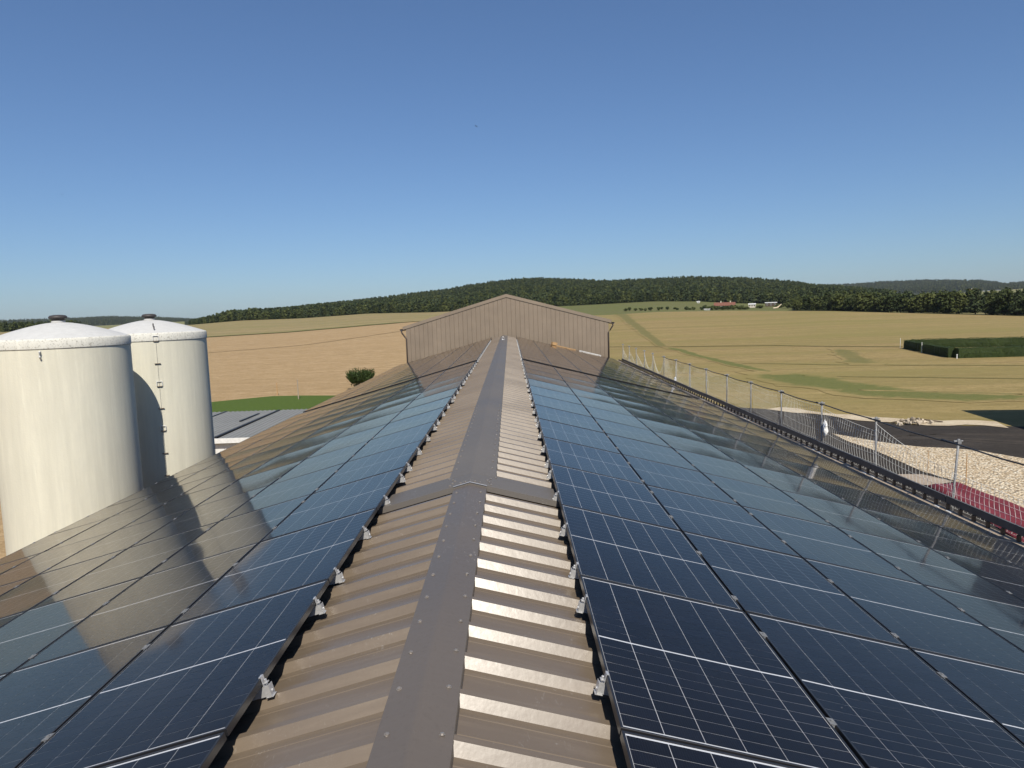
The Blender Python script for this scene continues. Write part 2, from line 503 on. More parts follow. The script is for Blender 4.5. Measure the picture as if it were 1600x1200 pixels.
def polar(name, mat, a0, a1, k0, k1, da=.5, sub=10, noise=0.0):
    """sheet of ground between two azimuths and two rings"""
    mb = MB()
    n = max(2, int(round((a1 - a0) / da)) + 1)
    cols = 0
    for i in range(n):
        a = a0 + (a1 - a0) * i / (n - 1)
        rg = rings(a) if abs(a) <= 60 else [(0, 0), (110, 0), (120, 0), (330, 0), (700, 0), (1500, 0), (2300, 0), (4200, 0), (4700, 0)]
        st = []
        for k in range(k0, k1):
            for j in range(sub):
                t = j / sub
                st.append((rg[k][0] + (rg[k + 1][0] - rg[k][0]) * t, rg[k][1] + (rg[k + 1][1] - rg[k][1]) * t))
        st.append(rg[k1])
        cols = len(st)
        for r_, z_ in st:
            mb.v.append((CAM.x + r_ * math.sin(R(a)), r_ * math.cos(R(a)), z_))
    for i in range(n - 1):
        for j in range(cols - 1):
            q = i * cols + j
            mb.f.append((q, q + cols, q + cols + 1, q + 1))
    o = mb.build(name, mat, None, True, 'structure')
    return o
polar('field_left', M['field_l'], -60, 2, 0, 3)
polar('field_right', M['field_r'], 2, 60, 0, 3)
polar('field_behind', M['field_l'], 60, 300, 0, 8, 3.0, 2)
polar('hill_field_left', M['field_up'], -60, 2, 3, 4)
polar('meadow', M['meadow'], 2, 21.6, 3, 4)
polar('belt_floor', M['forest_floor'], 21.6, 60, 3, 4)
polar('hill_forest_floor', M['forest_floor'], -24.5, 28.0, 4, 5)
polar('far_field_right', M['far_field'], 28.0, 60, 4, 5)
polar('far_field_left', M['far_field'], -60, -24.5, 4, 5)
polar('far_hills', M['forest_floor'], -60, 60, 5, 8)

def sheet(name, pts, z, mat, parent=None):
    mb = MB()
    mb.poly([(x, y, z) for x, y in pts])
    return mb.build(name, mat, parent, False, 'structure')
def ribbon(name, pts, width, mat, dz=.03, step=6.0, wob=.15, fade=True):
    """strip laid over the terrain along a polyline"""
    P = []
    for (a, b) in zip(pts[:-1], pts[1:]):
        L = math.dist(a[:2], b[:2]); n = max(1, int(L / step))
        for i in range(n):
            t = i / n
            P.append((a[0] + (b[0] - a[0]) * t, a[1] + (b[1] - a[1]) * t))
    P.append(pts[-1][:2])
    mb = MB(); wts = []
    lanes = [(-1, 0), (-.6, .55), (0, 1), (.6, .55), (1, 0)]
    for i, p in enumerate(P):
        q0, q1 = P[max(i - 1, 0)], P[min(i + 1, len(P) - 1)]
        d = Vector((q1[0] - q0[0], q1[1] - q0[1])).normalized()
        t = i / max(1, len(P) - 1)
        w = width(t) if callable(width) else width
        end = min(1.0, 6 * t, 6 * (1 - t)) if fade else 1.0
        wl, wr = w * (.8 + rnd.uniform(-wob, wob)), w * (.8 + rnd.uniform(-wob, wob))
        for s, wt in lanes:
            ww = wl if s < 0 else wr
            x, y = p[0] - d.y * s * ww, p[1] + d.x * s * ww
            mb.v.append((x, y, terrain(x, y) + dz + math.hypot(x, y) * .0001))
            wts.append(wt * end)
    k = len(lanes)
    for i in range(len(P) - 1):
        for j in range(k - 1):
            mb.f.append((k * i + j, k * i + j + 1, k * (i + 1) + j + 1, k * (i + 1) + j))
    o = mb.build(name, mat, None, True, 'structure')
    at = o.data.attributes.new('w', 'FLOAT', 'POINT')
    at.data.foreach_set('value', wts)
    return o

# ------------------------------------------------------------------ yard, lawn and strips on the ground
sheet('dirt_yard', [(17, 70), (21.9, 65.5), (24.1, 63.7), (25.2, 61.4), (27.2, 59), (28.8, 56.2), (30.1, 54.3), (32.1, 53), (36.8, 51.7), (48, 47), (60, 40), (60, 5), (8.6, 5), (8.6, 66)], .012, M['asphalt'])
sheet('gravel_yard', [(23.6, 51.1), (24.4, 49.2), (25.1, 47.6), (26.0, 46.2), (26.8, 45.3), (28.3, 44.6), (29.5, 43.6), (30.4, 41.1), (37, 33), (36, 20), (22, 20), (22.6, 33), (23.5, 36.5), (23.1, 38.8), (23.3, 41.5), (23.5, 44.6), (23.3, 48.0)], .032, M['gravel'])
sheet('concrete_apron', [(21.4, 38.3), (22.7, 38.1), (23.35, 36.3), (21.8, 35.7), (20.6, 36.4)], .045, M['concrete'])
sheet('lawn', [(-60, 76), (-48, 81.5), (-35.7, 85), (-29.9, 89.2), (-26.2, 88.8), (-21.3, 87.4), (-8.5, 82), (-8.5, 52.5), (-60, 52.5)], .012, M['lawn'])
for tx in (26.0, 27.7, 33.0, 34.6):
    ribbon('tyre_mark', [(tx - 9, 47.6 + (tx - 26) * .2), (tx - 3, 49.5), (tx + 3, 47.8), (tx + 12, 42.5)], .22, M['tyre'], .016, 1.0, .3, False)
ribbon('chalk_bank', [(24.4, 64.4), (26.6, 60.6), (29.0, 57.0), (31, 54.9), (33.5, 53.7), (36.9, 52.5)], lambda t: .9 + .6 * t, M['chalk'], .05, 1.2, .5)
ribbon('farm_track', [(22, 178), (30.3, 173.1), (37.1, 168.6), (48, 164.2), (59.5, 159.2), (67.9, 149.2), (78.2, 140.9)], 1.3, M['track_r'], .04, 5, .1, False)
ribbon('green_strip', [(52, 65.2), (44, 67.5), (41.5, 69.6), (39.5, 71.8), (37.8, 77.8), (36.7, 86.9), (36.2, 100)], lambda t: 2.4 + 4.6 * math.sin(t * 2.6), M['strip_r'], .03, 2.0, .2)
ribbon('green_strip', [(36.4, 94), (35.8, 118), (36, 135), (37, 152), (37.1, 171.7)], lambda t: 1.7, M['strip_r'], .035, 4, .3)
ribbon('green_strip', [(37.1, 171.7), (53.4, 300), (66, 400), (80, 510)], lambda t: 2.0 + 4.5 * t, M['line_r'], .06, 8, .2, False)
ribbon('green_strip', [(66, 142), (57.9, 119.9), (52.5, 104)], lambda t: 3.2, M['line_r'], .035, 3, .3)
ribbon('green_strip', [(-190, 388), (-128, 412), (-84, 424), (-50, 431)], lambda t: 7.0, M['strip_up'], .25, 8, .2)
ribbon('wheel_line', [(-100, 200), (-90, 212.2), (-66.7, 234.3), (-42.8, 304.5), (-36, 330)], .9, M['line_l'], .05)
ribbon('wheel_line', [(36, 116), (41.3, 112.8), (48.7, 106.7), (70, 96), (85, 88)], .9, M['line_r'], .03, 5, .3)
ribbon('wheel_line', [(37.3, 75.4), (49.9, 68.2), (70, 57)], .6, M['line_r'], .03, 5, .3)
ribbon('wheel_line', [(38, 92), (55, 83), (85, 66)], .7, M['line_r'], .03, 5, .3)

# ------------------------------------------------------------------ the long barn
A = .257
CA, SA = math.cos(A), math.sin(A)
PT = CZ - 1.553                      # height where the two planes of the panel tops meet
CREST, PAN = -.110, -.157            # rib crests and pans, measured square to the panel tops
PITCHY = .352
RIB0 = 2.70
Y_NEAR, Y_FAR = -4.35, 51.0
def W(sg, s, y, n):
    return (sg * (s * CA + n * SA), y, PT + n * CA - s * SA)
def WX(sg, s, y, n):                 # the same plane, s counted from below the ridge line
    return (sg * s * CA, y, PT + n / CA - s * SA)

barn = thing('barn', 'long barn with taupe ribbed metal roof carrying the solar panels', 'barn', (0, 20, 0))
def bp(mb, name, mat, smooth=False, kind=None, parent=None):
    o = mb.build(name, mat, parent or barn, smooth, kind)
    if parent is None:
        o.matrix_parent_inverse = Matrix.Translation((0, -20, 0))
    return o
def sheet_profile():
    """three ribs with two stiffening grooves in each pan; (y, n)"""
    pr = []
    for k in range(3):
        y = k * PITCHY
        pr += [(y - .017, PAN + .003), (y + .002, PAN), (y + .0, PAN)][:0]
        pr += [(y, PAN), (y + .045, PAN), (y + .049, PAN + .0022), (y + .061, PAN + .0022), (y + .065, PAN),
               (y + .105, PAN), (y + .140, CREST), (y + .180, CREST), (y + .215, PAN),
               (y + .255, PAN), (y + .259, PAN + .0022), (y + .271, PAN + .0022), (y + .275, PAN)]
    pr.append((3 * PITCHY, PAN))
    return pr
SHEET_Y = RIB0 - .140                # a sheet starts here so that a near crest edge falls on RIB0
def sheet_mesh(sg, s1):
    mb = MB()
    pr = sheet_profile()
    for y, n in pr:
        mb.v.append(WX(sg, .03, y, n)); mb.v.append(WX(sg, s1, y, n))
    th = .0012
    for y, n in pr:
        mb.v.append(WX(sg, .03, y, n - th)); mb.v.append(WX(sg, s1, y, n - th))
    k = len(pr)
    for i in range(k - 1):
        q = (2 * i, 2 * i + 1, 2 * i + 3, 2 * i + 2)
        mb.f.append(q if sg > 0 else q[::-1])
        mb.f.append((2 * i + 1, 2 * k + 2 * i + 1, 2 * k + 2 * i + 3, 2 * i + 3))
        mb.f.append(tuple(2 * k + j for j in (q[::-1] if sg > 0 else q)))
    return mb.data('roof_sheet', M['roof'])
SW = 3 * PITCHY
k0 = math.floor((Y_NEAR - SHEET_Y) / SW)
k1 = math.floor((Y_FAR - SHEET_Y) / SW)
for sg, s1 in ((-1, 8.05), (1, 8.25)):
    me = sheet_mesh(sg, s1)
    for k in range(k0, k1):
        o = obj('roof_sheet', me, barn, None, (0, SHEET_Y + k * SW - 20, rnd.uniform(-.0006, .0006)))
cb = MB(); cb.box(-.02, .02, -.028, .028, 0, .13); me_close = cb.data('eave_gap_block', M['gutter'])  # dark blocks added to stand for the black gaps under the toe board
for k in range(8, 137):
    y = RIB0 + .02 + k * PITCHY
    if y < 50.5:
        obj('eave_gap_block', me_close, barn, None, (8.055, y - 20, 5.90))
mb = MB()
mb.poly([(7.975, 2.0, 5.912), (8.085, 2.0, 5.935), (8.085, 50.6, 5.935), (7.975, 50.6, 5.912)])
mb.poly([(8.085, 2.0, 5.935), (8.085, 2.0, 5.80), (8.085, 50.6, 5.80), (8.085, 50.6, 5.935)])
o = mb.build('pale_eave_strip', M['concrete'], barn); o.matrix_parent_inverse = Matrix.Translation((0, -20, 0))  # pale strip added to look like sunlit sheet ends between the dark blocks
YS, YE = SHEET_Y + k0 * SW, SHEET_Y + k1 * SW
# walls and timber-free underside so that the roof stands on something
for sg, s1 in ((-1, 7.85), (1, 7.95)):
    x = sg * s1 * CA; zt = PT + (PAN - .02) * CA - s1 * SA
    mb = MB(); mb.box(min(x, x - sg * .12), max(x, x - sg * .12), YS + .1, YE - .1, 0, zt - .03)
    bp(mb, 'side_wall', M['cladding'])
mb = MB()
for yy in (YS + .1,):
    mb.extrude([(-7.4, 0), (7.5, 0), (7.5, PT - .2 - 7.5 * SA / CA), (0, PT - .2), (-7.4, PT - .2 - 7.4 * SA / CA)], yy, yy + .12, lambda t, a, b: (a, t, b))
bp(mb, 'gable_wall', M['cladding'])

# ridge caps
def cap_piece(name, y0, y1, hw, lift, mat, teeth, apex_r=.02):
    mb = MB()
    n0 = CREST + .002 + lift
    zt = PT + n0 * CA                      # crest-plane apex of this cap
    prof = []
    for sg in (-1, 1):
        ss = [hw, hw * .5, .016, .008, .002] if sg < 0 else [.002, .008, .016, hw * .5, hw]
        for s in ss:
            x = sg * s * CA
            z = PT + n0 / CA - s * SA
            if s < .016:
                z -= (.016 - s) ** 2 * 9.0
            prof.append((x, z))
    k = len(prof)
    for yy in (y0, y1):
        mb.v += [(x, yy, z) for x, z in prof]
    mb.f += [(i, i + 1, k + i + 1, k + i) for i in range(k - 1)]
    # hem at both ends
    for yy, e in ((y0, -.0), (y1, .0)):
        n = len(mb.v)
        mb.v += [(x, yy, z) for x, z in prof] + [(x, yy, z - .004) for x, z in prof]
        mb.f += [(n + i, n + k + i, n + k + i + 1, n + i + 1) for i in range(k - 1)]
    # turned-down edge, cut out round the ribs
    for sg in (-1, 1):
        yk = RIB0 + math.floor((y0 - RIB0) / PITCHY) * PITCHY
        while yk < y1:
            a, b = yk + .085, yk + PITCHY - .040       # foot of this rib to foot of the next
            top = (max(y0, yk + .045), min(y1, yk + PITCHY))
            if top[1] > top[0] and b > y0 and a < y1:
                a_, b_ = max(a, y0), min(b, y1)
                ct = [WX(sg, hw, top[0], n0), WX(sg, hw, top[1], n0), WX(sg, hw + .004, b_, PAN + .006), WX(sg, hw + .004, a_, PAN + .006)]
                if teeth and b_ - a_ > .02:
                    mb.poly(ct if sg > 0 else ct[::-1])
            yk += PITCHY
        # thin rolled hem along the edge
        n = len(mb.v)
        mb.v += [WX(sg, hw, y0, n0), WX(sg, hw, y1, n0), WX(sg, hw + .003, y1, n0 - .006), WX(sg, hw + .003, y0, n0 - .006)]
        mb.f.append((n, n + 1, n + 2, n + 3))
    return bp(mb, name, mat)
sb = MB()
sb.lathe([(.0135, 0), (.0135, .0025), (.009, .003), (.0085, .0085), (.005, .0095), (.0, .0095)], 8)
screw_me = sb.data('screw', M['screw'])
def screws(cap, y0, y1, s, lift, n_off=.004):
    yk = RIB0 + math.ceil((y0 + .05 - RIB0 - .02) / PITCHY) * PITCHY + .02
    while yk < y1 - .03:
        for sg in (-1, 1):
            o = obj('screw', screw_me, cap)
            x, y, z = WX(sg, s + rnd.uniform(-.006, .006), yk + rnd.uniform(-.008, .008), CREST + lift + n_off - .002)
            o.matrix_parent_inverse = cap.matrix_parent_inverse @ Matrix.Identity(4)
            o.matrix_parent_inverse = Matrix.Identity(4)
            o.location = (x, y, z)
            o.rotation_euler = (rnd.uniform(-.06, .06), sg * A, rnd.uniform(0, 3))
        yk += PITCHY
for (a, b, lift) in ((YS, -2.0, 0), (-2.02, 1.86, .0015), (1.84, 6.92, 0)):
    c = cap_piece('ridge_cap', a, b, .165, lift, M['cap'], True)
    screws(c, max(a, .5), b, .118, lift)
yy = 7.28
i = 0
while yy < YE - .5:
    y2 = min(yy + 3.0, YE - .05)
    c = cap_piece('ridge_cap', yy - .03, y2, .25, .011 + .0015 * (i % 2), M['cap_far'], True)
    if i < 2:
        screws(c, yy, y2, .205, .012 + .0015 * (i % 2))
    yy = y2; i += 1
# cross flashing over the expansion joint
for sg in (-1, 1):
    mb = MB()
    st = [(6.80, -.034), (6.802, .020), (6.86, .022), (7.10, .018), (7.34, .008), (7.345, -.02)]
    s0, s1 = 0.0, .945
    for y, n in st:
        mb.v.append(WX(sg, s0, y, CREST + n)); mb.v.append(WX(sg, s1, y, CREST + n))
    for j in range(len(st) - 1):
        q = (2 * j, 2 * j + 1, 2 * j + 3, 2 * j + 2)
        mb.f.append(q if sg > 0 else q[::-1])
    fl = bp(mb, 'cross_flashing', M['cap_far'] if sg > 0 else M['cap_far'])
    for s_, y_, n_ in ((.21, 6.87, .023), (.19, 6.95, .022), (.17, 7.03, .020), (.20, 7.12, .019), (.10, 6.86, .024), (.05, 6.86, .024), (.25, 7.25, .013)):
        o = obj('screw', screw_me, fl)
        o.location = WX(sg, s_, y_, CREST + n_); o.rotation_euler = (0, sg * A, rnd.random())
# folded lip at the near cap, its bright edge highlight put in as pale metal
mb = MB()
for sg in (-1, 1):
    c4 = [WX(sg, 0, 6.793, CREST + .022), WX(sg, .17, 6.793, CREST + .022), WX(sg, .17, 6.806, CREST + .025), WX(sg, 0, 6.806, CREST + .025)]
    mb.poly(c4)
bp(mb, 'flashing_lip', M['alu'])

# ------------------------------------------------------------------ solar panels
PW, PL, CP, RP = 1.134, 1.746, 1.154, 1.766
S_IN = .859 / CA
hw, hl = PW / 2, PL / 2
def frame_mesh():
    mb = MB()
    lv = [(0, 0, -.035), (0, 0, -.0015), (.0015, .0015, 0), (.011, .011, 0), (.011, .011, -.006)]
    for dx, dy, z in lv:
        mb.v += [(-hw + dx, -hl + dy, z), (hw - dx, -hl + dy, z), (hw - dx, hl - dy, z), (-hw + dx, hl - dy, z)]
    for i in range(len(lv) - 1):
        for k in range(4):
            mb.f.append((4 * i + k, 4 * i + (k + 1) % 4, 4 * i + 4 + (k + 1) % 4, 4 * i + 4 + k))
    n = len(mb.v)
    mb.v += [(-hw, -hl, -.035), (hw, -hl, -.035), (hw, hl, -.035), (-hw, hl, -.035)]
    mb.f.append((n + 3, n + 2, n + 1, n))
    return mb.data('frame', M['frame'])
me_frame = frame_mesh()
def quad_mesh(name, x, y, z, mat):
    mb = MB(); mb.poly([(-x, -y, z), (x, -y, z), (x, y, z), (-x, y, z)])
    return mb.data(name, mat)
def sag(x, y, d):                    # the laminate hangs a few millimetres between its framed edges
    return -d * (1 - min(1, abs(y) / hl) ** 2) * (1 - min(1, abs(x) / hw) ** 4)
def sheet_grid(name, x, y, z, mat, d, nx, ny):
    mb = MB()
    for j in range(ny + 1):
        for i in range(nx + 1):
            px_, py_ = -x + 2 * x * i / nx, -y + 2 * y * j / ny
            mb.v.append((px_, py_, z + sag(px_, py_, d)))
    for j in range(ny):
        for i in range(nx):
            q = j * (nx + 1) + i
            mb.f.append((q, q + 1, q + nx + 2, q + nx + 1))
    return mb.data(name, mat, True)
SAGS = (.0024, .0034, .0046)
ME_GLASS = [sheet_grid('glass', hw - .0105, hl - .0105, -.0014, M['glass'], d, 8, 20) for d in SAGS]
ME_BACK = [sheet_grid('backsheet', hw - .0105, hl - .0105, -.0050, M['backsheet'], d, 8, 20) for d in SAGS]
me_glass, me_back = ME_GLASS[1], ME_BACK[1]
CW, CH = .1812, .0908
cell_pos = []
for i in range(6):
    for j in range(18):
        x = (i - 2.5) * (CW + .0033)
        y = (j - 8.5) * (CH + .0028) + (.0062 if j >= 9 else -.0062)
        cell_pos.append((x, y))
ME_CELLS = []
for d in SAGS:
    mb = MB()
    for x, y in cell_pos:
        mb.poly([(x + a_ * CW / 2, y + b_ * CH / 2, -.0034 + sag(x + a_ * CW / 2, y + b_ * CH / 2, d)) for a_, b_ in ((-1, -1), (1, -1), (1, 1), (-1, 1))])
    ME_CELLS.append(mb.data('cell_grid', M['cell']))
me_cells = ME_CELLS[1]
mb = MB(); mb.box(-CW / 2, CW / 2, -CH / 2, CH / 2, -.00025, 0)
me_cell = mb.data('cell', M['cell'])
# mid clamp: pressed strip bridging the gap with its bolt
mb = MB()
mb.box(-.019, .019, -.028, .028, .0005, .004)
mb.box(-.008, .008, -.026, .026, -.03, .0005)
mb.lathe([(.008, .004), (.008, .011), (.0055, .012), (0, .012)], 6)
me_clamp = mb.data('clamp', M['galv'])
# end bracket on a rib: rail stub, foot plate, upright, tab and bolt; +x points away from the panel
mb = MB()
mb.box(-.12, .038, -.018, .018, -.106, -.050)
mb.box(.0385, .0425, -.031, .031, -.1085, -.046)
mb.box(.0, .052, -.031, .031, -.1095, -.107)
mb.box(.003, .007, -.022, .022, -.050, .0055)
mb.box(-.010, .007, -.022, .022, .0012, .0055)
mb.box(.0075, .034, -.018, .018, -.036, -.031)
mb.lathe([(.009, -.046), (.009, -.016), (.0065, -.014), (0, -.014)], 6, (.021, 0))
mb.tube([(.0425, .004, -.082), (.049, .004, -.082)], .008, 6)
me_bracket = mb.data('bracket', M['alu'])
CLY = (-hl + .43, -hl + 1.41)
ROW0 = {1: 2.8496, -1: 2.9379}
def row_y(sg, row):                  # a walkway gap parts the near block from the far one
    return ROW0[sg] + RP * (row + .5) + (.85 if row > 12 else 0)
for sg in (-1, 1):
    side = 'right' if sg > 0 else 'left'
    for col in range(6):
        for row in range(-1, 24):
            s = S_IN + CP * (col + .5) - .01
            y = row_y(sg, row)
            tilt = R(.10)
            rot = (npr.normal() * tilt * .7, sg * A + npr.normal() * tilt, npr.normal() * R(.02))
            cw = 'next to the ridge' if col == 0 else ('along the eave' if col == 5 else ORD[col] + ' column from the ridge')
            root = thing('solar_panel', f'solar panel, {side} slope, {cw}, {ORD[row + 1]} row from the front', 'solar panel',
                         W(sg, s, y, 0), 'solar panels mounted on the barn roof', rot)
            obj('frame', me_frame, root)
            sv = rnd.randrange(3)
            obj('backsheet', ME_BACK[sv], root)
            if (row == 0 and col < (4 if sg > 0 else 3)) or (row == -1 and col < 2):
                for cx, cy in cell_pos:
                    obj('cell', me_cell, root, None, (cx, cy, -.0032 + sag(cx, cy, SAGS[sv])),
                        (math.atan2(sag(cx, cy + .04, SAGS[sv]) - sag(cx, cy - .04, SAGS[sv]), .08), -math.atan2(sag(cx + .08, cy, SAGS[sv]) - sag(cx - .08, cy, SAGS[sv]), .16), 0))
            else:
                obj('cell_grid', ME_CELLS[sv], root, 'stuff')
            obj('glass', ME_GLASS[sv], root)
            CLY = (-hl + .43, -hl + 1.41) if row % 2 == 0 else (-hl + .20, -hl + 1.16)
            for cy in CLY:
                if col < 5:
                    obj('clamp', me_clamp, root, None, (sg * (hw + .010), cy + rnd.uniform(-.03, .03), 0))
                else:
                    obj('bracket', me_bracket, root, None, (sg * hw, cy, 0), (0, 0, 0 if sg > 0 else math.pi))
                if col == 0:
                    obj('bracket', me_bracket, root, None, (-sg * hw, cy + rnd.uniform(-.02, .02), 0), (0, 0, (math.pi if sg > 0 else 0) + rnd.uniform(-.05, .05))).scale = (.74, .74, .96)

# the last two rows before the hall, past the number that is built panel by panel
far_set = obj('far_solar_panels', None, None, 'stuff', (0, 47, PT))
tag(far_set, 'last solar panel rows before the hall wall', 'solar panels')
for nm_, me_ in (('far_frames', me_frame), ('far_backsheets', me_back), ('far_cells', me_cells), ('far_glass', me_glass)):
    mb = MB()
    rg = np.random.default_rng(77)
    for sg in (-1, 1):
        for col in range(6):
            for row in (24, 25):
                mt = Matrix.Translation(W(sg, S_IN + CP * (col + .5) - .01, row_y(sg, row), 0)) @ Matrix.Rotation(sg * A + float(rg.normal()) * R(.13), 4, 'Y')
                mb.mesh([mt @ v.co - Vector((0, 47, PT)) for v in me_.vertices], [tuple(p.vertices) for p in me_.polygons])
    mb.build(nm_, me_.materials[0], far_set, False, 'stuff')

# ------------------------------------------------------------------ hall behind the barn
HY, HX, HW_, HP, HE = 51.15, .22, 7.28, 10.75, 8.72
hall = thing('hall', 'taupe clad hall with a low gable rising behind the barn roof', 'building', (HX, HY, 0))
hs = (HP - HE) / HW_
n_pan = 46
pw = 2 * HW_ / n_pan
for i in range(n_pan):
    xa, xb = -HW_ + i * pw, -HW_ + (i + 1) * pw
    mb = MB()
    g = .010
    za, zb = HP - hs * abs(xa), HP - hs * abs(xb)
    front = [(xa + g, 0), (xb - g, 0), (xb - g, zb - .02), (xa + g, za - .02)]
    # raised face with folded edges down into a narrow groove
    k = len(mb.v)
    mb.v += [(x, 0, z) for x, z in front] + [(x + (-g if j in (0, 3) else g), +.022, z) for j, (x, z) in enumerate(front)]
    mb.f += [(k, k + 1, k + 2, k + 3)] + [(k + j, k + 4 + j, k + 4 + (j + 1) % 4, k + (j + 1) % 4) for j in range(4)]
    mb.build('cladding_panel', M['cladding'], hall)
mb = MB()
for sg in (-1, 1):
    mb.extrude([(0, HP + .02), (sg * (HW_ + .22), HP + .02 - hs * (HW_ + .22)), (sg * (HW_ + .22), HP + .13 - hs * (HW_ + .22)), (0, HP + .13)], -.019, 34, lambda t, a, b: (a, t, b))
mb.build('roof', M['roof'], hall)
for sg in (-1, 1):
    mb = MB()
    mb.extrude([(sg * .002, HP - .08), (sg * (HW_ + .20), HP - .08 - hs * (HW_ + .2)), (sg * (HW_ + .20), HP + .15 - hs * (HW_ + .2)), (sg * .002, HP + .15)], -.045, -.02, lambda t, a, b: (a, t, b))
    mb.build('verge_trim', M['cladding'], hall)
    mb = MB(); x0 = sg * HW_
    mb.box(min(x0, x0 - sg * .1), max(x0, x0 - sg * .1), .04, 34, 0, HE)
    mb.build('side_wall', M['cladding'], hall)
    zg = HP - hs * (HW_ + .25)
    mb = MB()
    prof = [(sg * (HW_ + .20) + .11 * sg * (1 - math.cos(t)), zg - .03 - .11 * math.sin(t)) for t in [math.pi * k / 6 for k in range(7)]]
    prof += [(x + (HW_ + .31 - abs(x)) * .12 * sg, z + .012) for x, z in reversed(prof)]
    mb.extrude(prof, -.12, 34, lambda t, a, b: (a, t, b))
    mb.build('gutter', M['gutter'], hall)
    mb = MB()
    gx = sg * (HW_ + .30)
    mb.tube([(gx, -.04, zg - .13), (gx, -.04, zg - .25), (sg * (HW_ + .10), -.05, zg - .55), (sg * (HW_ - .02), -.06, zg - .72), (sg * (HW_ - .02), -.06, 4.2)], .052, 10)
    mb.build('downpipe', M['gutter'], hall, True)
mb = MB()
mb.box(-HW_, HW_, .024, .10, 0, HE - .3)
mb.build('backing_wall', M['trim'], hall)

# ------------------------------------------------------------------ silos
def silo(loc, label, rung_az, hook):
    t = thing('silo', label, 'silo', (*loc, 0), 'cream grain silos beside the barn')
    r = 2.6
    class SB(MB):                                # drawn at a handy size, brought to the silo's real one
        def build(self, *ar, **kw):
            self.v = [(x * .6, y * .6, CZ + .6 * (z - CZ)) for x, y, z in self.v]
            return MB.build(self, *ar, **kw)
    mb = SB(); mb.lathe([(r, -6.44), (r, -1), (r, 3), (r, 6), (r, 8.86)], 96); mb.build('body', M['silo'], t, True)
    mb = SB(); mb.lathe([(r, 8.80), (r + .028, 8.815), (r + .03, 8.84), (r + .03, 9.14), (r - .01, 9.20), (r - .06, 9.21)], 96); mb.build('rim', M['silo_band'], t, True)
    prof = []
    for k in range(13):
        q = k / 12
        prof.append(((r - .04) * (1 - q) + .28 * q, 9.205 + .62 * (1 - (1 - q) ** 1.38)))
    mb = SB(); mb.lathe(prof, 96); mb.build('dome', M['silo_dome'], t, True)
    mb = SB(); mb.lathe([(.26, 9.70), (.26, 9.90), (0, 9.90)], 24); mb.build('vent_neck', M['silo_dome'], t)
    mb = SB(); mb.lathe([(.235, 9.88), (.235, 9.99), (.34, 9.995), (.345, 10.06), (.29, 10.12), (.15, 10.145), (0, 10.15)], 24); mb.build('vent_cap', M['vent'], t, True)
    if rung_az is not None:
        a = R(rung_az); d = Vector((math.sin(a), math.cos(a), 0)); e = Vector((math.cos(a), -math.sin(a), 0))
        for i, z in enumerate((8.80, 7.72, 6.62, 5.55, 4.45, 3.35, 2.25)):
            mb = SB(); p = d * (r + .005)
            wv = .13 if i % 2 else .11
            q = [p - e * wv, p + e * wv, p + e * wv + d * .06, p - e * wv + d * .06]
            mb.hexa([(v.x, v.y) for v in q], z, z + .03)
            mb.build('ladder_bracket', M['trim'], t)
            if i % 2 == 0 and i > 0:
                pass
            if i in (0, 2, 4):
                mb = SB()
                for sx in (-.12, .12):
                    c = p + e * sx + d * .05
                    mb.tube([(c.x, c.y, z + .045), (c.x, c.y, z + .26)], .018, 6)
                mb.tube([tuple(p + e * -.12 + d * .05 + Vector((0, 0, z + .26))), tuple(p + e * .12 + d * .05 + Vector((0, 0, z + .26)))], .018, 6)
                mb.build('ladder_hoop', M['white_paint'], t)
        for z, rr in ((9.38, 2.25), (9.52, 1.9)):
            mb = SB(); p = d * rr
            mb.tube([(p.x, p.y, z - .02), (p.x, p.y, z + .14)], .03, 6)
            mb.build('dome_peg', M['vent'], t)
        mb = SB(); p = d * (r + .02)
        mb.tube([(p.x, p.y, -2.0), (p.x, p.y, 9.0)], .006, 5)
        mb.build('ladder_cable', M['galv'], t)
    if hook:
        a = R(hook); d = Vector((math.sin(a), math.cos(a), 0)); p = d * (r + .02)
        mb = SB(); mb.tube([(p.x, p.y, 8.72), (p.x + d.x * .10, p.y + d.y * .1, 8.70), (p.x + d.x * .10, p.y + d.y * .1, 8.52), (p.x, p.y, 8.45)], .035, 8)
        mb.build('lifting_hook', M['white_paint'], t)
    return t
silo((-10.89, 17.931), 'cream silo at the left picture edge, the nearer and wider of two', None, 163.0)
silo((-10.549, 21.791), 'cream silo with ladder brackets, half shaded by the nearer one', 149.0, None)

# ------------------------------------------------------------------ low shed behind the silos
shed = thing('low_shed', 'low shed with light grey ribbed roof beyond the barn eave', 'shed', (-15.6, 40, 0))
def shed_sheet(x0, x1, y0, y1, z0, z1):
    mb = MB(); n = max(1, round((x1 - x0) / .33)); pr = []
    for i in range(n):
        x = x0 + (x1 - x0) * i / n; p = (x1 - x0) / n
        pr += [(x, 0), (x + p * .55, 0), (x + p * .66, .045), (x + p * .84, .045), (x + p * .95, 0)]
    pr.append((x1, 0))
    for x, dz in pr:
        mb.v += [(x, y0, z0 + dz), (x, y1, z1 + dz)]
    for i in range(len(pr) - 1):
        mb.f.append((2 * i, 2 * i + 2, 2 * i + 3, 2 * i + 1))
    return mb
x = -6.6
while x < 6.2:
    o = shed_sheet(x, x + 1.0, -.25, 11.4, 3.0 + rnd.uniform(0, .008), 3.05).build('roof_sheet', M['shed_roof'], shed)
    x += 1.0
for (xa, ya, yb) in ((-1.02, .0, 11.2), (-1.95, 6.2, 9.6), (-4.9, 8.3, 11.3)):
    mb = MB(); mb.box(xa, xa + .16, ya, yb, 3.05, 3.12); mb.build('ridge_strip', M['black'], shed)
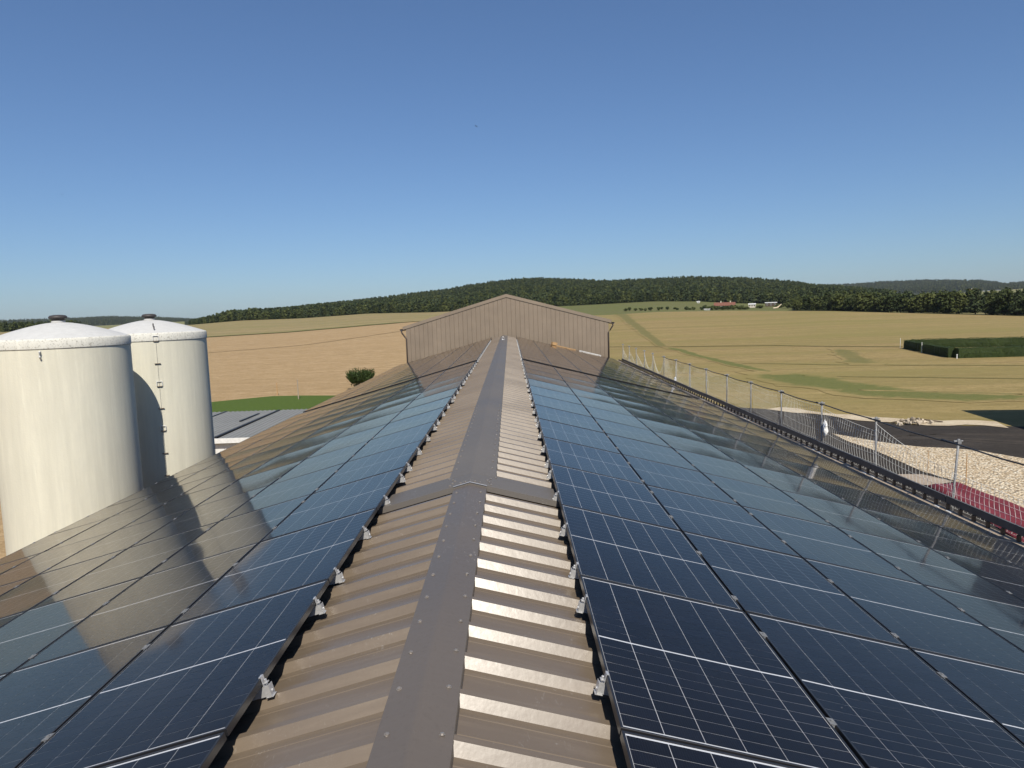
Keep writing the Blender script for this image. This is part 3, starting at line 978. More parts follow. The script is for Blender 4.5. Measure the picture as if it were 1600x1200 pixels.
mb = MB(); mb.box(-6.7, 6.5, -.33, -.27, 2.78, 3.06); mb.build('fascia', M['white_paint'], shed)
for i in range(26):
    mb = MB(); xx = -6.5 + i * .5
    mb.box(xx + .008, xx + .492, 0, .04, 0, 2.98); mb.build('wall_panel', M['white_paint'], shed)
mb = MB(); mb.box(-6.5, 6.4, .045, 11.2, 0, 2.95); mb.build('wall', M['render_wall'], shed)

# ------------------------------------------------------------------ edge protection on the right eave
EX = 8.13
fence = thing('safety_net_fence', 'white safety net fence on galvanised posts along the right eave', 'fence', (EX, 20, 5.2))
def fp(mb, name, mat, smooth=False, kind=None, parent=None):
    o = mb.build(name, mat, parent or fence, smooth, kind)
    o.matrix_parent_inverse = Matrix.Translation((-EX, -20, -5.2))
    return o
post_y = [12.3 + 2.62 * k for k in range(-2, 15)]
for k, y in enumerate(post_y):
    mb = MB()
    lean = (.11, .0) if abs(y - 12.3) < .1 else (rnd.uniform(-.03, .03), rnd.uniform(-.03, .03))
    mb.tube([(EX + .02, y, 5.2), (EX + .02 + lean[0] * .4, y, 6.2), (EX + .02 + lean[0], y + lean[1], 7.17)], .020, 10)
    po = fp(mb, 'post', M['galv'], True)
    mb = MB(); x0 = EX + .02 + lean[0]; y0 = y + lean[1]
    mb.box(x0 - .032, x0 + .032, y0 - .028, y0 + .028, 7.08, 7.15)
    mb.tube([(x0 - .09, y0, 7.13), (x0 + .07, y0, 7.13)], .016, 6)
    o = mb.build('rail_clip', M['galv'], po)
    mb = MB()
    for dy in (-.17, .17):
        mb.box(EX - .14, EX - .06, y + dy - .07, y + dy + .07, 5.885, 5.925)
    mb.box(EX - .16, EX, y - .03, y + .03, 5.80, 5.88)
    o = mb.build('eave_clamp', M['white_paint'], po)
for k in range(len(post_y) - 1):
    y0, y1 = post_y[k], post_y[k + 1]
    mb = MB()
    if y0 < 34:
        q = [(EX - .02, y0 - .25, 7.115 + .012 * (k % 2)), (EX - .025, (y0 + y1) / 2, 7.085 + .012 * (k % 2)), (EX - .02, y1 + .25, 7.11 + .012 * (k % 2))]
        mb.tube(q, .014, 8); fp(mb, 'top_rail', M['rail'], True)
    mb = MB(); z = rnd.uniform(-.008, .008)
    mb.box(EX - .075, EX - .04, y0 - .1 + .11, y1 + .1 - .11, 6.035 + z, 6.165 + z)
    fp(mb, 'toe_board', M['toe'])
    # net of this bay: knotted cords about ten centimetres apart, hung from the rail and sagging
    def ztop(t, k=k, y0=y0):
        if y0 < 9.0: return 6.50
        if y0 < 11.0: return 6.52 + .05 * t
        if y0 < 13.5: return 6.60 + .42 * t ** 1.8
        if y0 < 16: return 6.86 + .14 * t ** 2
        if y0 > 40: return 6.3 + .75 * abs(t - .3)
        if y0 > 34: return 6.25 + .75 * (2 * t - 1) ** 2
        return 7.06 - .05 * math.sin(math.pi * t)
    mb = MB(); n = int((y1 - y0) / .105); th = .0036 if y0 < 20 else .0028
    def cord(p, q, th=th):
        d = (Vector(q) - Vector(p)).normalized(); a = d.orthogonal().normalized() * th; b = d.cross(a.normalized()) * th
        m_ = len(mb.v)
        for c in (p, q):
            for j in range(3):
                t = 2 * math.pi * j / 3
                mb.v.append(tuple(Vector(c) + a * math.cos(t) + b * math.sin(t)))
        mb.f += [(m_, m_ + 1, m_ + 4, m_ + 3), (m_ + 1, m_ + 2, m_ + 5, m_ + 4), (m_ + 2, m_, m_ + 3, m_ + 5)]
    grid = []
    rows = 9
    for i in range(n + 1):
        t = i / n; y = y0 + (y1 - y0) * t; zt = ztop(t); colm = []
        for j in range(rows + 1):
            w = j / rows
            colm.append((EX + .035 + .06 * math.sin(math.pi * w) * math.sin(math.pi * t + k), y + .02 * math.sin(7 * w + k + t * 4), 5.95 + (zt - 5.95) * w))
        grid.append(colm)
    for i in range(n + 1):
        for j in range(rows):
            cord(grid[i][j], grid[i][j + 1])
            if i < n and j % 2 == 0:
                cord(grid[i][j], grid[i + 1][j], th * .6)
        if i < n:
            cord(grid[i][rows], grid[i + 1][rows])
    fp(mb, 'net', M['net'], False, 'stuff')

def crumple(name, loc, size, label, cat, mat, seed):
    rr = np.random.default_rng(seed)
    mb = MB(); nu, nv = 12, 8
    for i in range(nv + 1):
        for k in range(nu):
            ph = math.pi * i / nv; t = 2 * math.pi * k / nu
            q = 1 + rr.normal() * .22
            mb.v.append((size[0] * q * math.sin(ph) * math.cos(t), size[1] * q * math.sin(ph) * math.sin(t), size[2] * (1 + rr.normal() * .08) * math.cos(ph)))
    for i in range(nv):
        for k in range(nu):
            mb.f.append((i * nu + k, i * nu + (k + 1) % nu, (i + 1) * nu + (k + 1) % nu, (i + 1) * nu + k))
    o = mb.build(name, mat); o.location = loc
    return tag(o, label, cat)
crumple('plastic_bag', (EX + .04, 17.40, 6.52), (.045, .075, .19), 'white plastic bag tied to a net fence post', 'plastic bag', M['plastic'], 3)
crumple('plastic_bag', (EX - .02, 33.2, 6.22), (.05, .12, .12), 'white plastic bag caught low on the far net fence', 'plastic bag', M['plastic'], 5)

# ------------------------------------------------------------------ vegetation
def leaf_cloud(blobs, n, size, seed, up=.35, squash=.7):
    """n small leaf-clump faces spread over the shells of several blobs: verts, faces"""
    rr = np.random.default_rng(seed)
    w = np.array([b[3] ** 2 for b in blobs]); w = w / w.sum()
    pick = rr.choice(len(blobs), n, p=w)
    B = np.array([b[:3] for b in blobs]); rad = np.array([b[3] for b in blobs]); sq = np.array([b[4] if len(b) > 4 else squash for b in blobs])
    d = rr.normal(size=(n, 3)); d /= np.linalg.norm(d, axis=1)[:, None]
    rho = rad[pick] * (rr.random(n) ** .28) * (1 + .12 * rr.normal(size=n))
    c = B[pick] + d * rho[:, None] * np.stack([np.ones(n), np.ones(n), sq[pick]], 1)
    nrm = d * .8 + rr.normal(size=(n, 3)) * .55 + np.array([0, 0, up])
    nrm /= np.linalg.norm(nrm, axis=1)[:, None]
    a = np.cross(nrm, rr.normal(size=(n, 3))); a /= np.linalg.norm(a, axis=1)[:, None]
    b = np.cross(nrm, a)
    sz = (size * (.6 + .8 * rr.random(n)))[:, None]
    v = np.stack([c - a * sz - b * sz * .55, c + a * sz * .8 - b * sz * .7, c + a * sz + b * sz * .6, c - a * sz * .7 + b * sz * .75], 1).reshape(-1, 3)
    f = np.arange(4 * n).reshape(n, 4)
    return v, f
def np_mesh(name, v, f, mat):
    me = bpy.data.meshes.new(name)
    n, k = f.shape
    me.vertices.add(len(v)); me.vertices.foreach_set('co', np.asarray(v, np.float32).ravel())
    me.loops.add(n * k); me.loops.foreach_set('vertex_index', f.astype(np.int32).ravel())
    me.polygons.add(n); me.polygons.foreach_set('loop_start', np.arange(0, n * k, k, dtype=np.int32))
    me.update(calc_edges=True)
    me.materials.append(mat)
    return me
def crown_blobs(kind, seed):
    rr = random.Random(seed)
    bl = []
    if kind == 'oak':        # broad and lumpy, about 12 m
        for i in range(13):
            t = rr.uniform(0, 6.28); q = rr.uniform(.5, 3.0); z = rr.uniform(1.8, 9.6)
            q *= 1.15 - abs(z - 6.2) / 7.5
            bl.append((q * math.cos(t), q * math.sin(t), z, rr.uniform(1.1, 2.1), .8))
        bl.append((0, 0, 5.8, 2.8, 1.25))
    elif kind == 'pine':     # open layered crown on a bare stem
        for i in range(11):
            z = 1.8 + 9.6 * i / 10; q = (2.6 - 1.3 * i / 10) * rr.uniform(.4, 1)
            t = rr.uniform(0, 6.28)
            bl.append((q * math.cos(t), q * math.sin(t), z, 1.9 - .75 * i / 10 + rr.uniform(-.2, .2), .6))
            bl.append((-q * .6 * math.cos(t + .8), -q * .6 * math.sin(t + .8), z + .5, 1.5 - .5 * i / 10, .6))
    else:                    # tall narrow deciduous
        for i in range(12):
            z = 1.4 + 10.0 * i / 11; q = rr.uniform(.2, 1.5) * (1.1 - .6 * i / 11)
            t = rr.uniform(0, 6.28)
            bl.append((q * math.cos(t), q * math.sin(t), z, 1.75 - .8 * abs(i / 11 - .35), .95))
    return bl
def trunk_mesh(kind, seed):
    rr = random.Random(seed); mb = MB()
    top = 9.5 if kind != 'oak' else 7.0
    mb.tube([(0, 0, -.4), (.05, .03, 1.5), (-.04, .08, 4), (.06, 0, top)], [.30, .23, .17, .05], 7)
    for i in range(7):
        z = 2.8 + (top - 3.4) * i / 6; t = rr.uniform(0, 6.28); L = rr.uniform(1.2, 2.4)
        mb.tube([(0, 0, z), (L * .5 * math.cos(t), L * .5 * math.sin(t), z + L * .3), (L * math.cos(t), L * math.sin(t), z + L * .55)], [.09, .06, .025], 5)
    return mb.data('trunk', M['bark'], True)
TREES = []
for i, (kind, n) in enumerate((('oak', 900), ('pine', 800), ('tall', 800), ('oak', 900), ('pine', 800), ('oak', 850))):
    v, f = leaf_cloud(crown_blobs(kind, 40 + i), n, .42 if kind != 'pine' else .34, 60 + i)
    TREES.append((kind, np_mesh('crown', v, f, M['leaf_pine'] if kind == 'pine' else M['leaf']), trunk_mesh(kind, 80 + i)))
LOOK = {'oak': 'broad rounded green tree', 'pine': 'dark open pine', 'tall': 'tall narrow green tree'}
# the row along the far edge of the right field, left to right
a, k = 21.9, 0
tree_list = []
while a < 38.0:
    Rr = float(itp(A_R, a))
    tree_list.append((a, Rr + 6 + rnd.uniform(0, 7)))
    a += math.degrees(rnd.uniform(3.9, 6.2) / Rr)
for i, (a, r_) in enumerate(tree_list):
    vi = rnd.choice([0, 3, 5, 2, 1, 0, 3, 4]) if a > 24 else rnd.choice([0, 3, 5, 2])
    kind, cm, tm = TREES[vi]
    x, y = CAM.x + r_ * math.sin(R(a)), r_ * math.cos(R(a))
    n_r = len(tree_list) - i
    where = f'{ORD[i]} from the left' if i < 20 else (f'{ORD[n_r - 1]} from the right' if n_r <= 20 else f'{ORD[i]} from the left' if i < 40 else f'number {i} from the left')
    t = thing('tree', f'{LOOK[kind]} edging the far right field, {where} in its row', 'tree', (x, y, terrain(x, y)), 'trees along the far edge of the right field', (0, 0, rnd.uniform(0, 6.28)))
    sc = rnd.uniform(.78, 1.08) * (.92 if a > 26 else .86)
    t.scale = (sc * 1.2, sc * 1.2, sc)
    obj('crown', cm, t); obj('trunk', tm, t)

# woods that read as one mass: tree crowns instanced on the slopes
proto = bpy.data.collections.new('wood_crowns')
def proto_tree(i):
    kind, cm, tm = TREES[i]
    v, f = leaf_cloud(crown_blobs(kind, 40 + i), 260, .75, 160 + i)
    o = bpy.data.objects.new('wood_crown', np_mesh('wood_crown', v, f, M['leaf_pine'] if kind == 'pine' else M['leaf']))
    proto.objects.link(o)
for i in range(6):
    proto_tree(i)
def wood(name, label, pts):
    me = bpy.data.meshes.new(name)
    me.vertices.add(len(pts)); me.vertices.foreach_set('co', np.asarray([p[:3] for p in pts], np.float32).ravel())
    at = me.attributes.new('scl', 'FLOAT', 'POINT'); at.data.foreach_set('value', np.asarray([p[3] for p in pts], np.float32))
    ar = me.attributes.new('rz', 'FLOAT_VECTOR', 'POINT')
    ar.data.foreach_set('vector', np.stack([np.zeros(len(pts)), np.zeros(len(pts)), npr.random(len(pts)) * 6.28], 1).astype(np.float32).ravel())
    me.update()
    o = obj(name, me, None, 'stuff')
    ng = bpy.data.node_groups.new(name + '_scatter', 'GeometryNodeTree')
    ng.interface.new_socket('Geometry', in_out='INPUT', socket_type='NodeSocketGeometry')
    ng.interface.new_socket('Geometry', in_out='OUTPUT', socket_type='NodeSocketGeometry')
    gi, go = ng.nodes.new('NodeGroupInput'), ng.nodes.new('NodeGroupOutput')
    iop = ng.nodes.new('GeometryNodeInstanceOnPoints')
    ci = ng.nodes.new('GeometryNodeCollectionInfo')
    ci.inputs['Collection'].default_value = proto
    ci.inputs['Separate Children'].default_value = True
    ci.inputs['Reset Children'].default_value = True
    iop.inputs['Pick Instance'].default_value = True
    na = ng.nodes.new('GeometryNodeInputNamedAttribute'); na.data_type = 'FLOAT'; na.inputs['Name'].default_value = 'scl'
    nb = ng.nodes.new('GeometryNodeInputNamedAttribute'); nb.data_type = 'FLOAT_VECTOR'; nb.inputs['Name'].default_value = 'rz'
    ng.links.new(gi.outputs[0], iop.inputs['Points'])
    ng.links.new(ci.outputs[0], iop.inputs['Instance'])
    ng.links.new(na.outputs[0], iop.inputs['Scale'])
    ng.links.new(nb.outputs[0], iop.inputs['Rotation'])
    ng.links.new(iop.outputs[0], go.inputs[0])
    md = o.modifiers.new('scatter', 'NODES'); md.node_group = ng
    tag(o, label, 'forest')
    return o
def scatter(a0, a1, rfun, spacing, smin, smax, taper=0.0):
    out = []
    n_a = a1 - a0
    r0, r1 = rfun((a0 + a1) / 2)
    area = R(n_a) * (r1 ** 2 - r0 ** 2) / 2
    n = int(area / spacing ** 2)
    for i in range(n):
        a = rnd.uniform(a0, a1); q0, q1 = rfun(a)
        if q1 <= q0: continue
        r_ = math.sqrt(rnd.uniform(q0 ** 2, q1 ** 2))
        x, y = CAM.x + r_ * math.sin(R(a)), r_ * math.cos(R(a))
        k_ = min(1.0, .3 + .7 * (a - a0) / taper, .3 + .7 * (a1 - a) / taper) if taper else 1.0
        out.append((x, y, terrain(x, y) - .5, rnd.uniform(smin, smax) * k_))
    return out
pts = scatter(-24.2, 23.0, lambda a: (float(itp(B_R, a)) + 4, 1540), 6.4, .42, .98, 2.5) + scatter(20.5, 28.2, lambda a: (max(650, float(itp(B_R, a)) + 4), 1560), 7.0, .5, .9)
a = -24.2
while a < 22:                                    # denser edge where the wood meets the fields
    rr_ = float(itp(B_R, a)) + rnd.uniform(0, 14)
    x, y = CAM.x + rr_ * math.sin(R(a)), rr_ * math.cos(R(a))
    pts.append((x, y, terrain(x, y) - .6, rnd.uniform(.45, .9) * min(1, .3 + (a + 24.2) * .28)))
    a += math.degrees(2.6 / rr_)
wood('forest', 'dark green wooded hill filling the skyline behind the hall', pts)
pts = scatter(21.8, 40, lambda a: (float(itp(A_R, a)) + 13, float(itp(A_R, a)) + 70), 5.2, .6, .9)
wood('forest', 'belt of woodland behind the far right tree row', pts)
pts = scatter(23.5, 40, lambda a: (2900, 4300), 17, .9, 1.4) + scatter(-42, -22.5, lambda a: (2900, 4300), 19, .7, 1.1) + scatter(-42, -31.0, lambda a: (720, 1000), 9, .5, .75)
wood('forest', 'distant bluish wooded ridges at both ends of the skyline', pts)

def bush(name, loc, w, h, label, cat, seed, mat, n=1500, size=.10, group=None, fan=False):
    rr = random.Random(seed); bl = []
    if fan:
        for i in range(22):
            t = rr.uniform(0, 6.28); q = w * .40 * math.sqrt(rr.random())
            bl.append((q * math.cos(t), q * math.sin(t), h * (.42 + .8 * (q / w) + rr.uniform(-.08, .16)), w * rr.uniform(.09, .15), 1.25))
        bl.append((0, 0, h * .45, w * .2, 1.4))
    for i in range(0 if fan else 9):
        t = rr.uniform(0, 6.28); q = rr.uniform(.1, .36) * w
        bl.append((q * math.cos(t), q * math.sin(t), h * rr.uniform(.35, .78), w * rr.uniform(.16, .24), min(1.3, .9 * h / w)))
    if not fan:
        bl.append((0, 0, h * .5, w * .34, min(1.3, h / w)))
    t = thing(name, label, cat, loc, group)
    v, f = leaf_cloud(bl, n, size, seed)
    v[:, 2] = np.maximum(v[:, 2], .05)
    obj('foliage', np_mesh('foliage', v, f, mat), t)
    mb = MB()
    for i in range(6):
        q = rr.uniform(0, 6.28); e = rr.uniform(.1, .3) * w
        mb.tube([(0, 0, -.1), (e * .4 * math.cos(q), e * .4 * math.sin(q), h * .3), (e * math.cos(q), e * math.sin(q), h * .65)], [.05 * h / 2, .035 * h / 2, .012 * h / 2], 5)
    mb.build('stem', M['bark'], t)
    return t
# the round shrub by the lawn: upright shoots fanning out
t = bush('shrub', (-19.6, 93.5, -.55), 4.3, 3.3, 'bushy dark green shrub on the tilled field beyond the barn', 'shrub', 21, M['leaf_shrub'], 3600, .075, None, True)
mb = MB()
for i in range(260):
    q = rnd.uniform(0, 6.28); e = 2.0 * math.sqrt(rnd.random())
    b = Vector((e * .6 * math.cos(q), e * .6 * math.sin(q), 1.5)); c = Vector((e * math.cos(q), e * math.sin(q), rnd.uniform(2.6, 3.6) - .12 * e * e))
    d = (c - b).normalized(); s = d.orthogonal().normalized() * .05
    mb.poly([b - s, b + s, c + s * .4, c - s * .4])
mb.build('shoots', M['leaf_shrub'], t, False, 'stuff')

# clipped hedge round a square plot
def hedge(label, p0, p1, h, w, seed):
    p0, p1 = Vector((*p0, 0)), Vector((*p1, 0)); d = (p1 - p0); L = d.length; d.normalize(); e = Vector((d.y, -d.x, 0))
    o = thing('hedge', label, 'hedge', tuple(p0), 'clipped hedges round the square plot')
    mb = MB(); n = int(L / .5); rr = random.Random(seed)
    prof = [(-w / 2, 0), (-w / 2 - .03, h * .5), (-w / 2 + .06, h - .06), (0, h + .03), (w / 2 - .06, h - .06), (w / 2 + .03, h * .5), (w / 2, 0)]
    for i in range(n + 1):
        c = d * (L * i / n)
        for a_, z in prof:
            q = c + e * (a_ + rr.uniform(-.05, .05) - .06 * (1 if a_ > 0 else -1))
            mb.v.append((q.x, q.y, max(0, z - .08 + (rr.uniform(-.05, .05) if z else 0))))
    k = len(prof)
    for i in range(n):
        for j in range(k - 1):
            mb.f.append((i * k + j, i * k + j + 1, (i + 1) * k + j + 1, (i + 1) * k + j))
    mb.f.append(tuple(range(k))); mb.f.append(tuple(n * k + j for j in reversed(range(k))))
    mb.build('core', M['leaf_hedge'], o)
    m_ = int(L * 190); rg = np.random.default_rng(seed)
    per = rg.random(m_); t = rg.random(m_) * L
    tot = 2 * h + w
    u = per * tot
    off = np.where(u < h, -w / 2, np.where(u < h + w, u - h - w / 2, w / 2)); z = np.where(u < h, u, np.where(u < h + w, h, tot - u))
    c = np.stack([d.x * t + e.x * off, d.y * t + e.y * off, z], 1) + rg.normal(size=(m_, 3)) * .035
    c[:, 2] += (.05 * np.sin(t * .9 + seed) + .06 * np.sin(t * 2.3 + 2 * seed) + .05 * rg.random(m_)) * (u > h) * (u < h + w)
    nr = np.stack([np.where(u < h, -e.x, np.where(u < h + w, 0, e.x)), np.where(u < h, -e.y, np.where(u < h + w, 0, e.y)), ((u >= h) & (u < h + w)).astype(float)], 1) + rg.normal(size=(m_, 3)) * .6
    nr /= np.linalg.norm(nr, axis=1)[:, None]
    a_ = np.cross(nr, rg.normal(size=(m_, 3))); a_ /= np.linalg.norm(a_, axis=1)[:, None]; b_ = np.cross(nr, a_); sz = .07
    v = np.stack([c - a_ * sz, c - b_ * sz * .6, c + a_ * sz, c + b_ * sz * .6], 1).reshape(-1, 3)
    v[:, 2] = np.maximum(v[:, 2], .02)
    obj('leaves', np_mesh('leaves', v, np.arange(4 * m_).reshape(m_, 4), M['leaf_hedge']), o, 'stuff')
hedge('clipped hedge along the near side of the square plot', (70.3, 111.2), (118, 107.5), 1.65, 1.5, 1)
hedge('clipped hedge on the left side of the plot, nearer half', (70.3, 112.1), (73.2, 124.2), 1.65, 1.5, 2)
hedge('clipped hedge on the left side of the plot, farther half', (73.8, 125.8), (76.6, 136.2), 1.65, 1.5, 3)
hedge('clipped hedge along the rear of the square plot', (77.5, 136.6), (124, 126), 1.65, 1.5, 4)
def stake(name, loc, h, r_, label, cat, mat):
    mb = MB(); mb.tube([(0, 0, -.2), (0, 0, h)], [r_, r_ * .8], 8)
    mb.tube([(0, 0, h), (0, 0, h + r_ * .8)], [r_ * 1.25, r_ * .9], 8)
    return tag(obj(name, mb.data(name, mat), None, None, loc), label, cat)
stake('gate_post', (72.6, 124.6, 0), 1.75, .07, 'pale gate post in the gap of the left hedge', 'post', M['white_paint'])
stake('corner_post', (69.7, 110.1, 0), .6, .09, 'short pale post at the near corner of the hedge', 'post', M['white_paint'])
stake('corner_post', (75.6, 137.0, 0), 1.9, .05, 'thin pale post at the far left corner of the hedge', 'post', M['white_paint'])
stake('lawn_post', (-25.3, 84.9, 0), 2.3, .07, 'thin grey post standing on the lawn edge', 'post', M['concrete'])
stake('field_stake', (-29.6, 90.3, 0), 1.5, .07, 'short wooden stake on the field just behind the lawn', 'stake', M['wood'])
stake('marker_stake', (23.3, 38.6, 0), 1.2, .02, 'thin stake in the gravel near the concrete apron', 'stake', M['wood'])
stake('marker_stake', (23.5, 35.6, 0), 1.6, .025, 'thin orange stake beside the red tarpaulin', 'stake', M['wood'])

# ------------------------------------------------------------------ farmstead below the wood
def house(label, az, r_, w, d, h, rise, wall, roofm, name='farmhouse', cat='house', chimney=True, rotz=0.0, group=None, nwin=3):
    x, y = CAM.x + r_ * math.sin(R(az)), r_ * math.cos(R(az))
    t = thing(name, label, cat, (x, y, terrain(x, y)), group, (0, 0, -R(az) + rotz))
    mb = MB()
    mb.hexa([(-w / 2, 0), (w / 2, 0), (w / 2, d), (-w / 2, d)], -1.0, h)
    for sx in (-1, 1):
        q = [(sx * w / 2, 0, h), (sx * w / 2, d, h), (sx * w / 2, d / 2, h + rise)]
        mb.poly(q if sx > 0 else q[::-1])
    mb.build('wall', wall, t)
    mb = MB(); th = .18; ov = .35
    for s in (-1, 1):
        y0 = d / 2; y1 = (-ov if s < 0 else d + ov); zz = h - rise * ov / (d / 2)
        for sx in (0,):
            q = [(-w / 2 - ov, y0, h + rise), (w / 2 + ov, y0, h + rise), (w / 2 + ov, y1, zz), (-w / 2 - ov, y1, zz)]
            q2 = [(a_, b_, c_ + th) for a_, b_, c_ in q]
            mb.mesh(q + q2, [(0, 1, 2, 3), (7, 6, 5, 4), (0, 4, 5, 1), (1, 5, 6, 2), (2, 6, 7, 3), (3, 7, 4, 0)])
    ro = mb.build('roof', roofm, t)
    if chimney:
        for cx in (-w * .18, w * .28):
            mb = MB(); mb.box(cx - .35, cx + .35, d / 2 - .3, d / 2 + .3, h + rise - .4, h + rise + 1.1); mb.build('chimney', wall, ro)
    for i in range(nwin):
        cx = -w / 2 + w * (i + .5) / nwin
        mb = MB(); mb.box(cx - .5, cx + .5, -.05, -.003, h * .35, h * .85); f = mb.build('window', M['white_paint'], t)
        mb = MB(); mb.box(cx - .4, cx + .4, -.07, -.052, h * .35 + .1, h * .85 - .1); mb.build('pane', M['frame'], f)
    return t
house('red tiled farmhouse among bushes at the edge of the right field', 16.75, 562, 15, 8, 2.3, 2.2, M['render_wall'], M['tile_red'])
house('small pale shed right of the red farmhouse', 18.75, 580, 5, 4, 2.4, .6, M['render_wall'], M['white_paint'], 'farm_shed', 'shed', False)
house('long white-roofed open shed below the wood', 20.1, 600, 8.5, 5, 2.9, .35, M['bark'], M['white_paint'], 'farm_shed', 'shed', False)
house('tiny white cabin on the meadow under the wood', 14.8, 665, 2.4, 2, 1.2, .3, M['white_paint'], M['white_paint'], 'cabin', 'cabin', False, 0, None, 1)
house('low white van-sized hut at the field edge beside the bushes', 15.45, 535, 4.0, 2.0, .7, .15, M['white_paint'], M['white_paint'], 'field_hut', 'hut', False, 0, None, 1)
house('pale industrial building on the far right ridge', 34.4, 1900, 58, 20, 9, 1, M['white_paint'], M['shed_roof'], 'industrial_building', 'building', False, 0, None, 4)
house('distant white house among trees beyond the far right tree row', 33.0, 1250, 12, 8, 4, 2.5, M['white_paint'], M['tile_red'], 'far_house', 'house')
for i, (az, r_, w, h) in enumerate(((15.75, 538, 7, 3.4), (16.2, 540, 6.5, 3.5), (16.6, 540, 6.5, 3.0), (17.0, 541, 7, 3.1), (17.4, 540, 6.5, 3.9), (17.85, 541, 7, 3.4), (18.3, 540, 7, 2.4), (19.3, 556, 8, 2.6), (20.7, 555, 9, 3.0), (21.3, 530, 9, 5.0))):
    x, y = CAM.x + r_ * math.sin(R(az)), r_ * math.cos(R(az))
    bush('bush', (x, y, terrain(x, y) - .2), w, h, f'dark green bush in front of the farmstead, {ORD[i]} from the left', 'bush', 300 + i, M['leaf'], 420, .42, 'bushes in front of the farmstead')
for i in range(16):
    az = 9.2 + 6.2 * i / 15 + rnd.uniform(-.15, .15); r_ = 545 + rnd.uniform(-6, 14)
    x, y = CAM.x + r_ * math.sin(R(az)), r_ * math.cos(R(az))
    bush('bush', (x, y, terrain(x, y) - .1), rnd.uniform(2, 4), rnd.uniform(1.5, 3.6), f'small bush on the meadow edge above the right field, {ORD[i]} from the left', 'bush', 400 + i, M['leaf'], 260, .34, 'small bushes along the meadow edge')
# felled trunk lying bright at the field edge
mb = MB()
x, y = CAM.x + 528 * math.sin(R(20.55)), 528 * math.cos(R(20.55)); z = terrain(x, y)
mb.tube([(x - 3, y, z + .5), (x, y, z + .9), (x + 3.2, y + 1, z + 3.2)], [.5, .6, .25], 8)
tag(mb.build('pale_log', M['chalk']), 'pale bare log leaning at the edge of the right field', 'log')

# ------------------------------------------------------------------ yard things
mb = MB(); nx, ny = 14, 22
P0, P1, P2, P3 = Vector((21.6, 35.7)), Vector((23.05, 35.9)), Vector((23.4, 24)), Vector((19.6, 24))
rg = np.random.default_rng(9)
for j in range(ny + 1):
    for i in range(nx + 1):
        u, v = i / nx, j / ny
        p = (P0 * (1 - u) + P1 * u) * (1 - v) + (P3 * (1 - u) + P2 * u) * v
        mb.v.append((p.x, p.y, .22 + .03 * math.sin(9 * u + 3 * v) + .02 * math.sin(25 * v) + rg.normal() * .006 if 0 < i < nx and 0 < j < ny else .06))
for j in range(ny):
    for i in range(nx):
        q = j * (nx + 1) + i
        mb.f.append((q, q + 1, q + nx + 2, q + nx + 1))
tag(mb.build('tarpaulin', M['tarp'], None, True), 'dark red tarpaulin on the ground beside the gravel', 'tarpaulin')
pile = thing('rubble_pile', 'heap of chalk rubble at the edge of the dark dirt yard', 'rubble', (31.2, 53.8, 0))
for i in range(46):
    mb = MB(); s = rnd.uniform(.07, .24)
    pts = [Vector((rnd.gauss(0, 1), rnd.gauss(0, 1), rnd.gauss(0, 1))).normalized() * s for _ in range(9)]
    import bmesh
    bm = bmesh.new()
    for p in pts: bm.verts.new(p)
    bmesh.ops.convex_hull(bm, input=bm.verts)
    me = bpy.data.meshes.new('stone'); bm.to_mesh(me); bm.free(); me.materials.append(M['stone'])
    e = rnd.gauss(0, .75)
    obj('stone', me, pile, None, (e, rnd.gauss(0, .3), max(.05, .55 - .32 * abs(e)) * rnd.uniform(.2, 1)), (rnd.random() * 6, rnd.random() * 6, 0))
mb = MB(); mb.tube([(29.6, 54.1, .15), (31.5, 54.3, .35), (33.4, 53.9, .1)], [.05, .07, .05], 6)
tag(mb.build('dead_branch', M['bark']), 'dead branch lying over the chalk rubble heap', 'branch')

# tall grain store standing right of the picture, its shadow reaching onto the field
gs = thing('grain_store', 'tall grain store outside the right picture edge', 'building', (40.0, 51.6, 0), None, (0, 0, -R(9)))
mb = MB(); mb.box(0, 18, -24, 0, 0, 8.8); mb.build('wall', M['cladding'], gs)
mb = MB(); mb.box(-.15, 18.15, -24.15, .15, 8.8, 9.0); mb.build('roof', M['roof'], gs)
mb = MB(); mb.box(-.06, -.003, -16, -11.5, 0, 5); mb.build('door', M['shed_roof'], gs)

# things left on the roof by the hall
def on_roof(x, y, n=0.0):
    s = abs(x) / CA
    return W(1 if x > 0 else -1, s, y, CREST + n)
def plank(label, x0, x1, y, w, th, mat, ang=0.0, name='plank', n=.0):
    o = tag(obj(name, None), label, 'plank')
    bpy.data.objects.remove(o)
    mb = MB(); L = (x1 - x0) / CA
    mb.box(-L / 2, L / 2, -w / 2, w / 2, 0, th)
    o = mb.build(name, mat); o.location = on_roof((x0 + x1) / 2, y, n); o.rotation_euler = (0, A, ang)
    return tag(o, label, 'plank')
plank('orange timber plank left on the roof before the hall', 3.6, 4.9, 49.0, .14, .05, M['wood'], R(-6), 'plank', .116)
plank('short orange timber block on the roof before the hall', 3.25, 3.6, 49.3, .25, .2, M['wood'], R(20), 'timber_block', .116)
plank('long white batten on the roof against the hall', 5.2, 6.7, 49.5, .08, .04, M['white_paint'], R(-3), 'batten', .116)
hk = thing('anchor_eye', 'small white anchor eye on the ridge near the hall', 'anchor', (0, 41.5, PT + CREST * CA + .02))
mb = MB(); mb.box(-.09, .09, -.05, .05, -.01, .015); mb.build('plate', M['alu'], hk)
mb = MB(); mb.tube([(.07 * math.cos(t), 0, .09 + .07 * math.sin(t)) for t in [i * math.pi / 8 - .6 for i in range(15)]], .014, 6); mb.build('ring', M['alu'], hk)
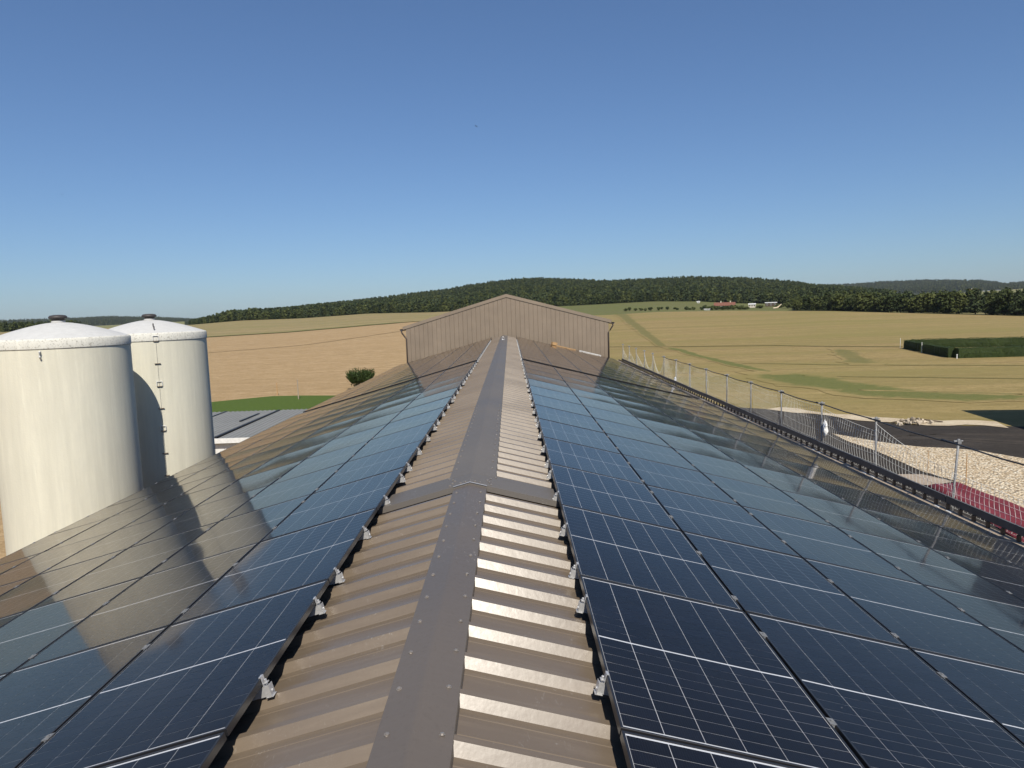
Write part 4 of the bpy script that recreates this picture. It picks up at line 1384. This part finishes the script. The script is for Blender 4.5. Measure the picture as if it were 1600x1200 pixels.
# birds
def bird(loc, sz, label, ang):
    t = thing('bird', label, 'bird', loc, 'birds in the sky', (R(10), R(12), ang))
    mb = MB(); mb.tube([(0, -.5 * sz, 0), (0, -.3 * sz, 0), (0, 0, 0), (0, .28 * sz, .01), (0, .42 * sz, 0)], [.02 * sz, .07 * sz, .11 * sz, .08 * sz, .01 * sz], 8)
    mb.build('body', M['bird'], t, True)
    for s in (-1, 1):
        mb = MB()
        q = [(s * .05 * sz, .14 * sz, .02), (s * .45 * sz, .22 * sz, .12 * sz), (s * .95 * sz, -.12 * sz, .05 * sz), (s * .45 * sz, .02 * sz, .10 * sz), (s * .05 * sz, -.12 * sz, .02)]
        mb.poly(q if s < 0 else q[::-1]); mb.build('wing', M['bird'], t)
    mb = MB(); mb.poly([(-.03 * sz, -.4 * sz, 0), (.03 * sz, -.4 * sz, 0), (.14 * sz, -.75 * sz, 0), (0, -.58 * sz, 0), (-.14 * sz, -.75 * sz, 0)]); mb.build('tail', M['bird'], t)
def sky_at(az, el, r_):
    return (CAM.x + r_ * math.sin(R(az)) * math.cos(R(el)), r_ * math.cos(R(az)) * math.cos(R(el)), CZ + r_ * math.sin(R(el)))
bird(sky_at(-2.14, 14.16, 60), .22, 'dark bird highest in the sky above the hall', 1.2)
bird(sky_at(-21.1, 7.61, 80), .20, 'tiny dark bird low in the sky above the silos', .4)
bird(sky_at(-31.37, 8.74, 90), .17, 'faint bird at the far left of the sky', 2.0)
bird(sky_at(-28.16, 10.2, 90), .17, 'faint bird second from the left in the sky', .9)

# ------------------------------------------------------------------ thin summer haze over the whole valley
mb = MB(); mb.box(-5300, 5300, -5300, 5300, -95, 125)
hz = NT('thin_haze')
pv = hz.n('ShaderNodeVolumePrincipled')
pv.inputs['Color'].default_value = (.80, .88, 1.0, 1)
pv.inputs['Density'].default_value = 0.00004
pv.inputs['Anisotropy'].default_value = 0.1
for l_ in list(hz.t.links):
    hz.t.links.remove(l_)
hz.t.nodes.remove(hz.b)
hz.l(pv.outputs[0], hz.out.inputs['Volume'])
mb.build('haze', hz.m, None, False, 'stuff')
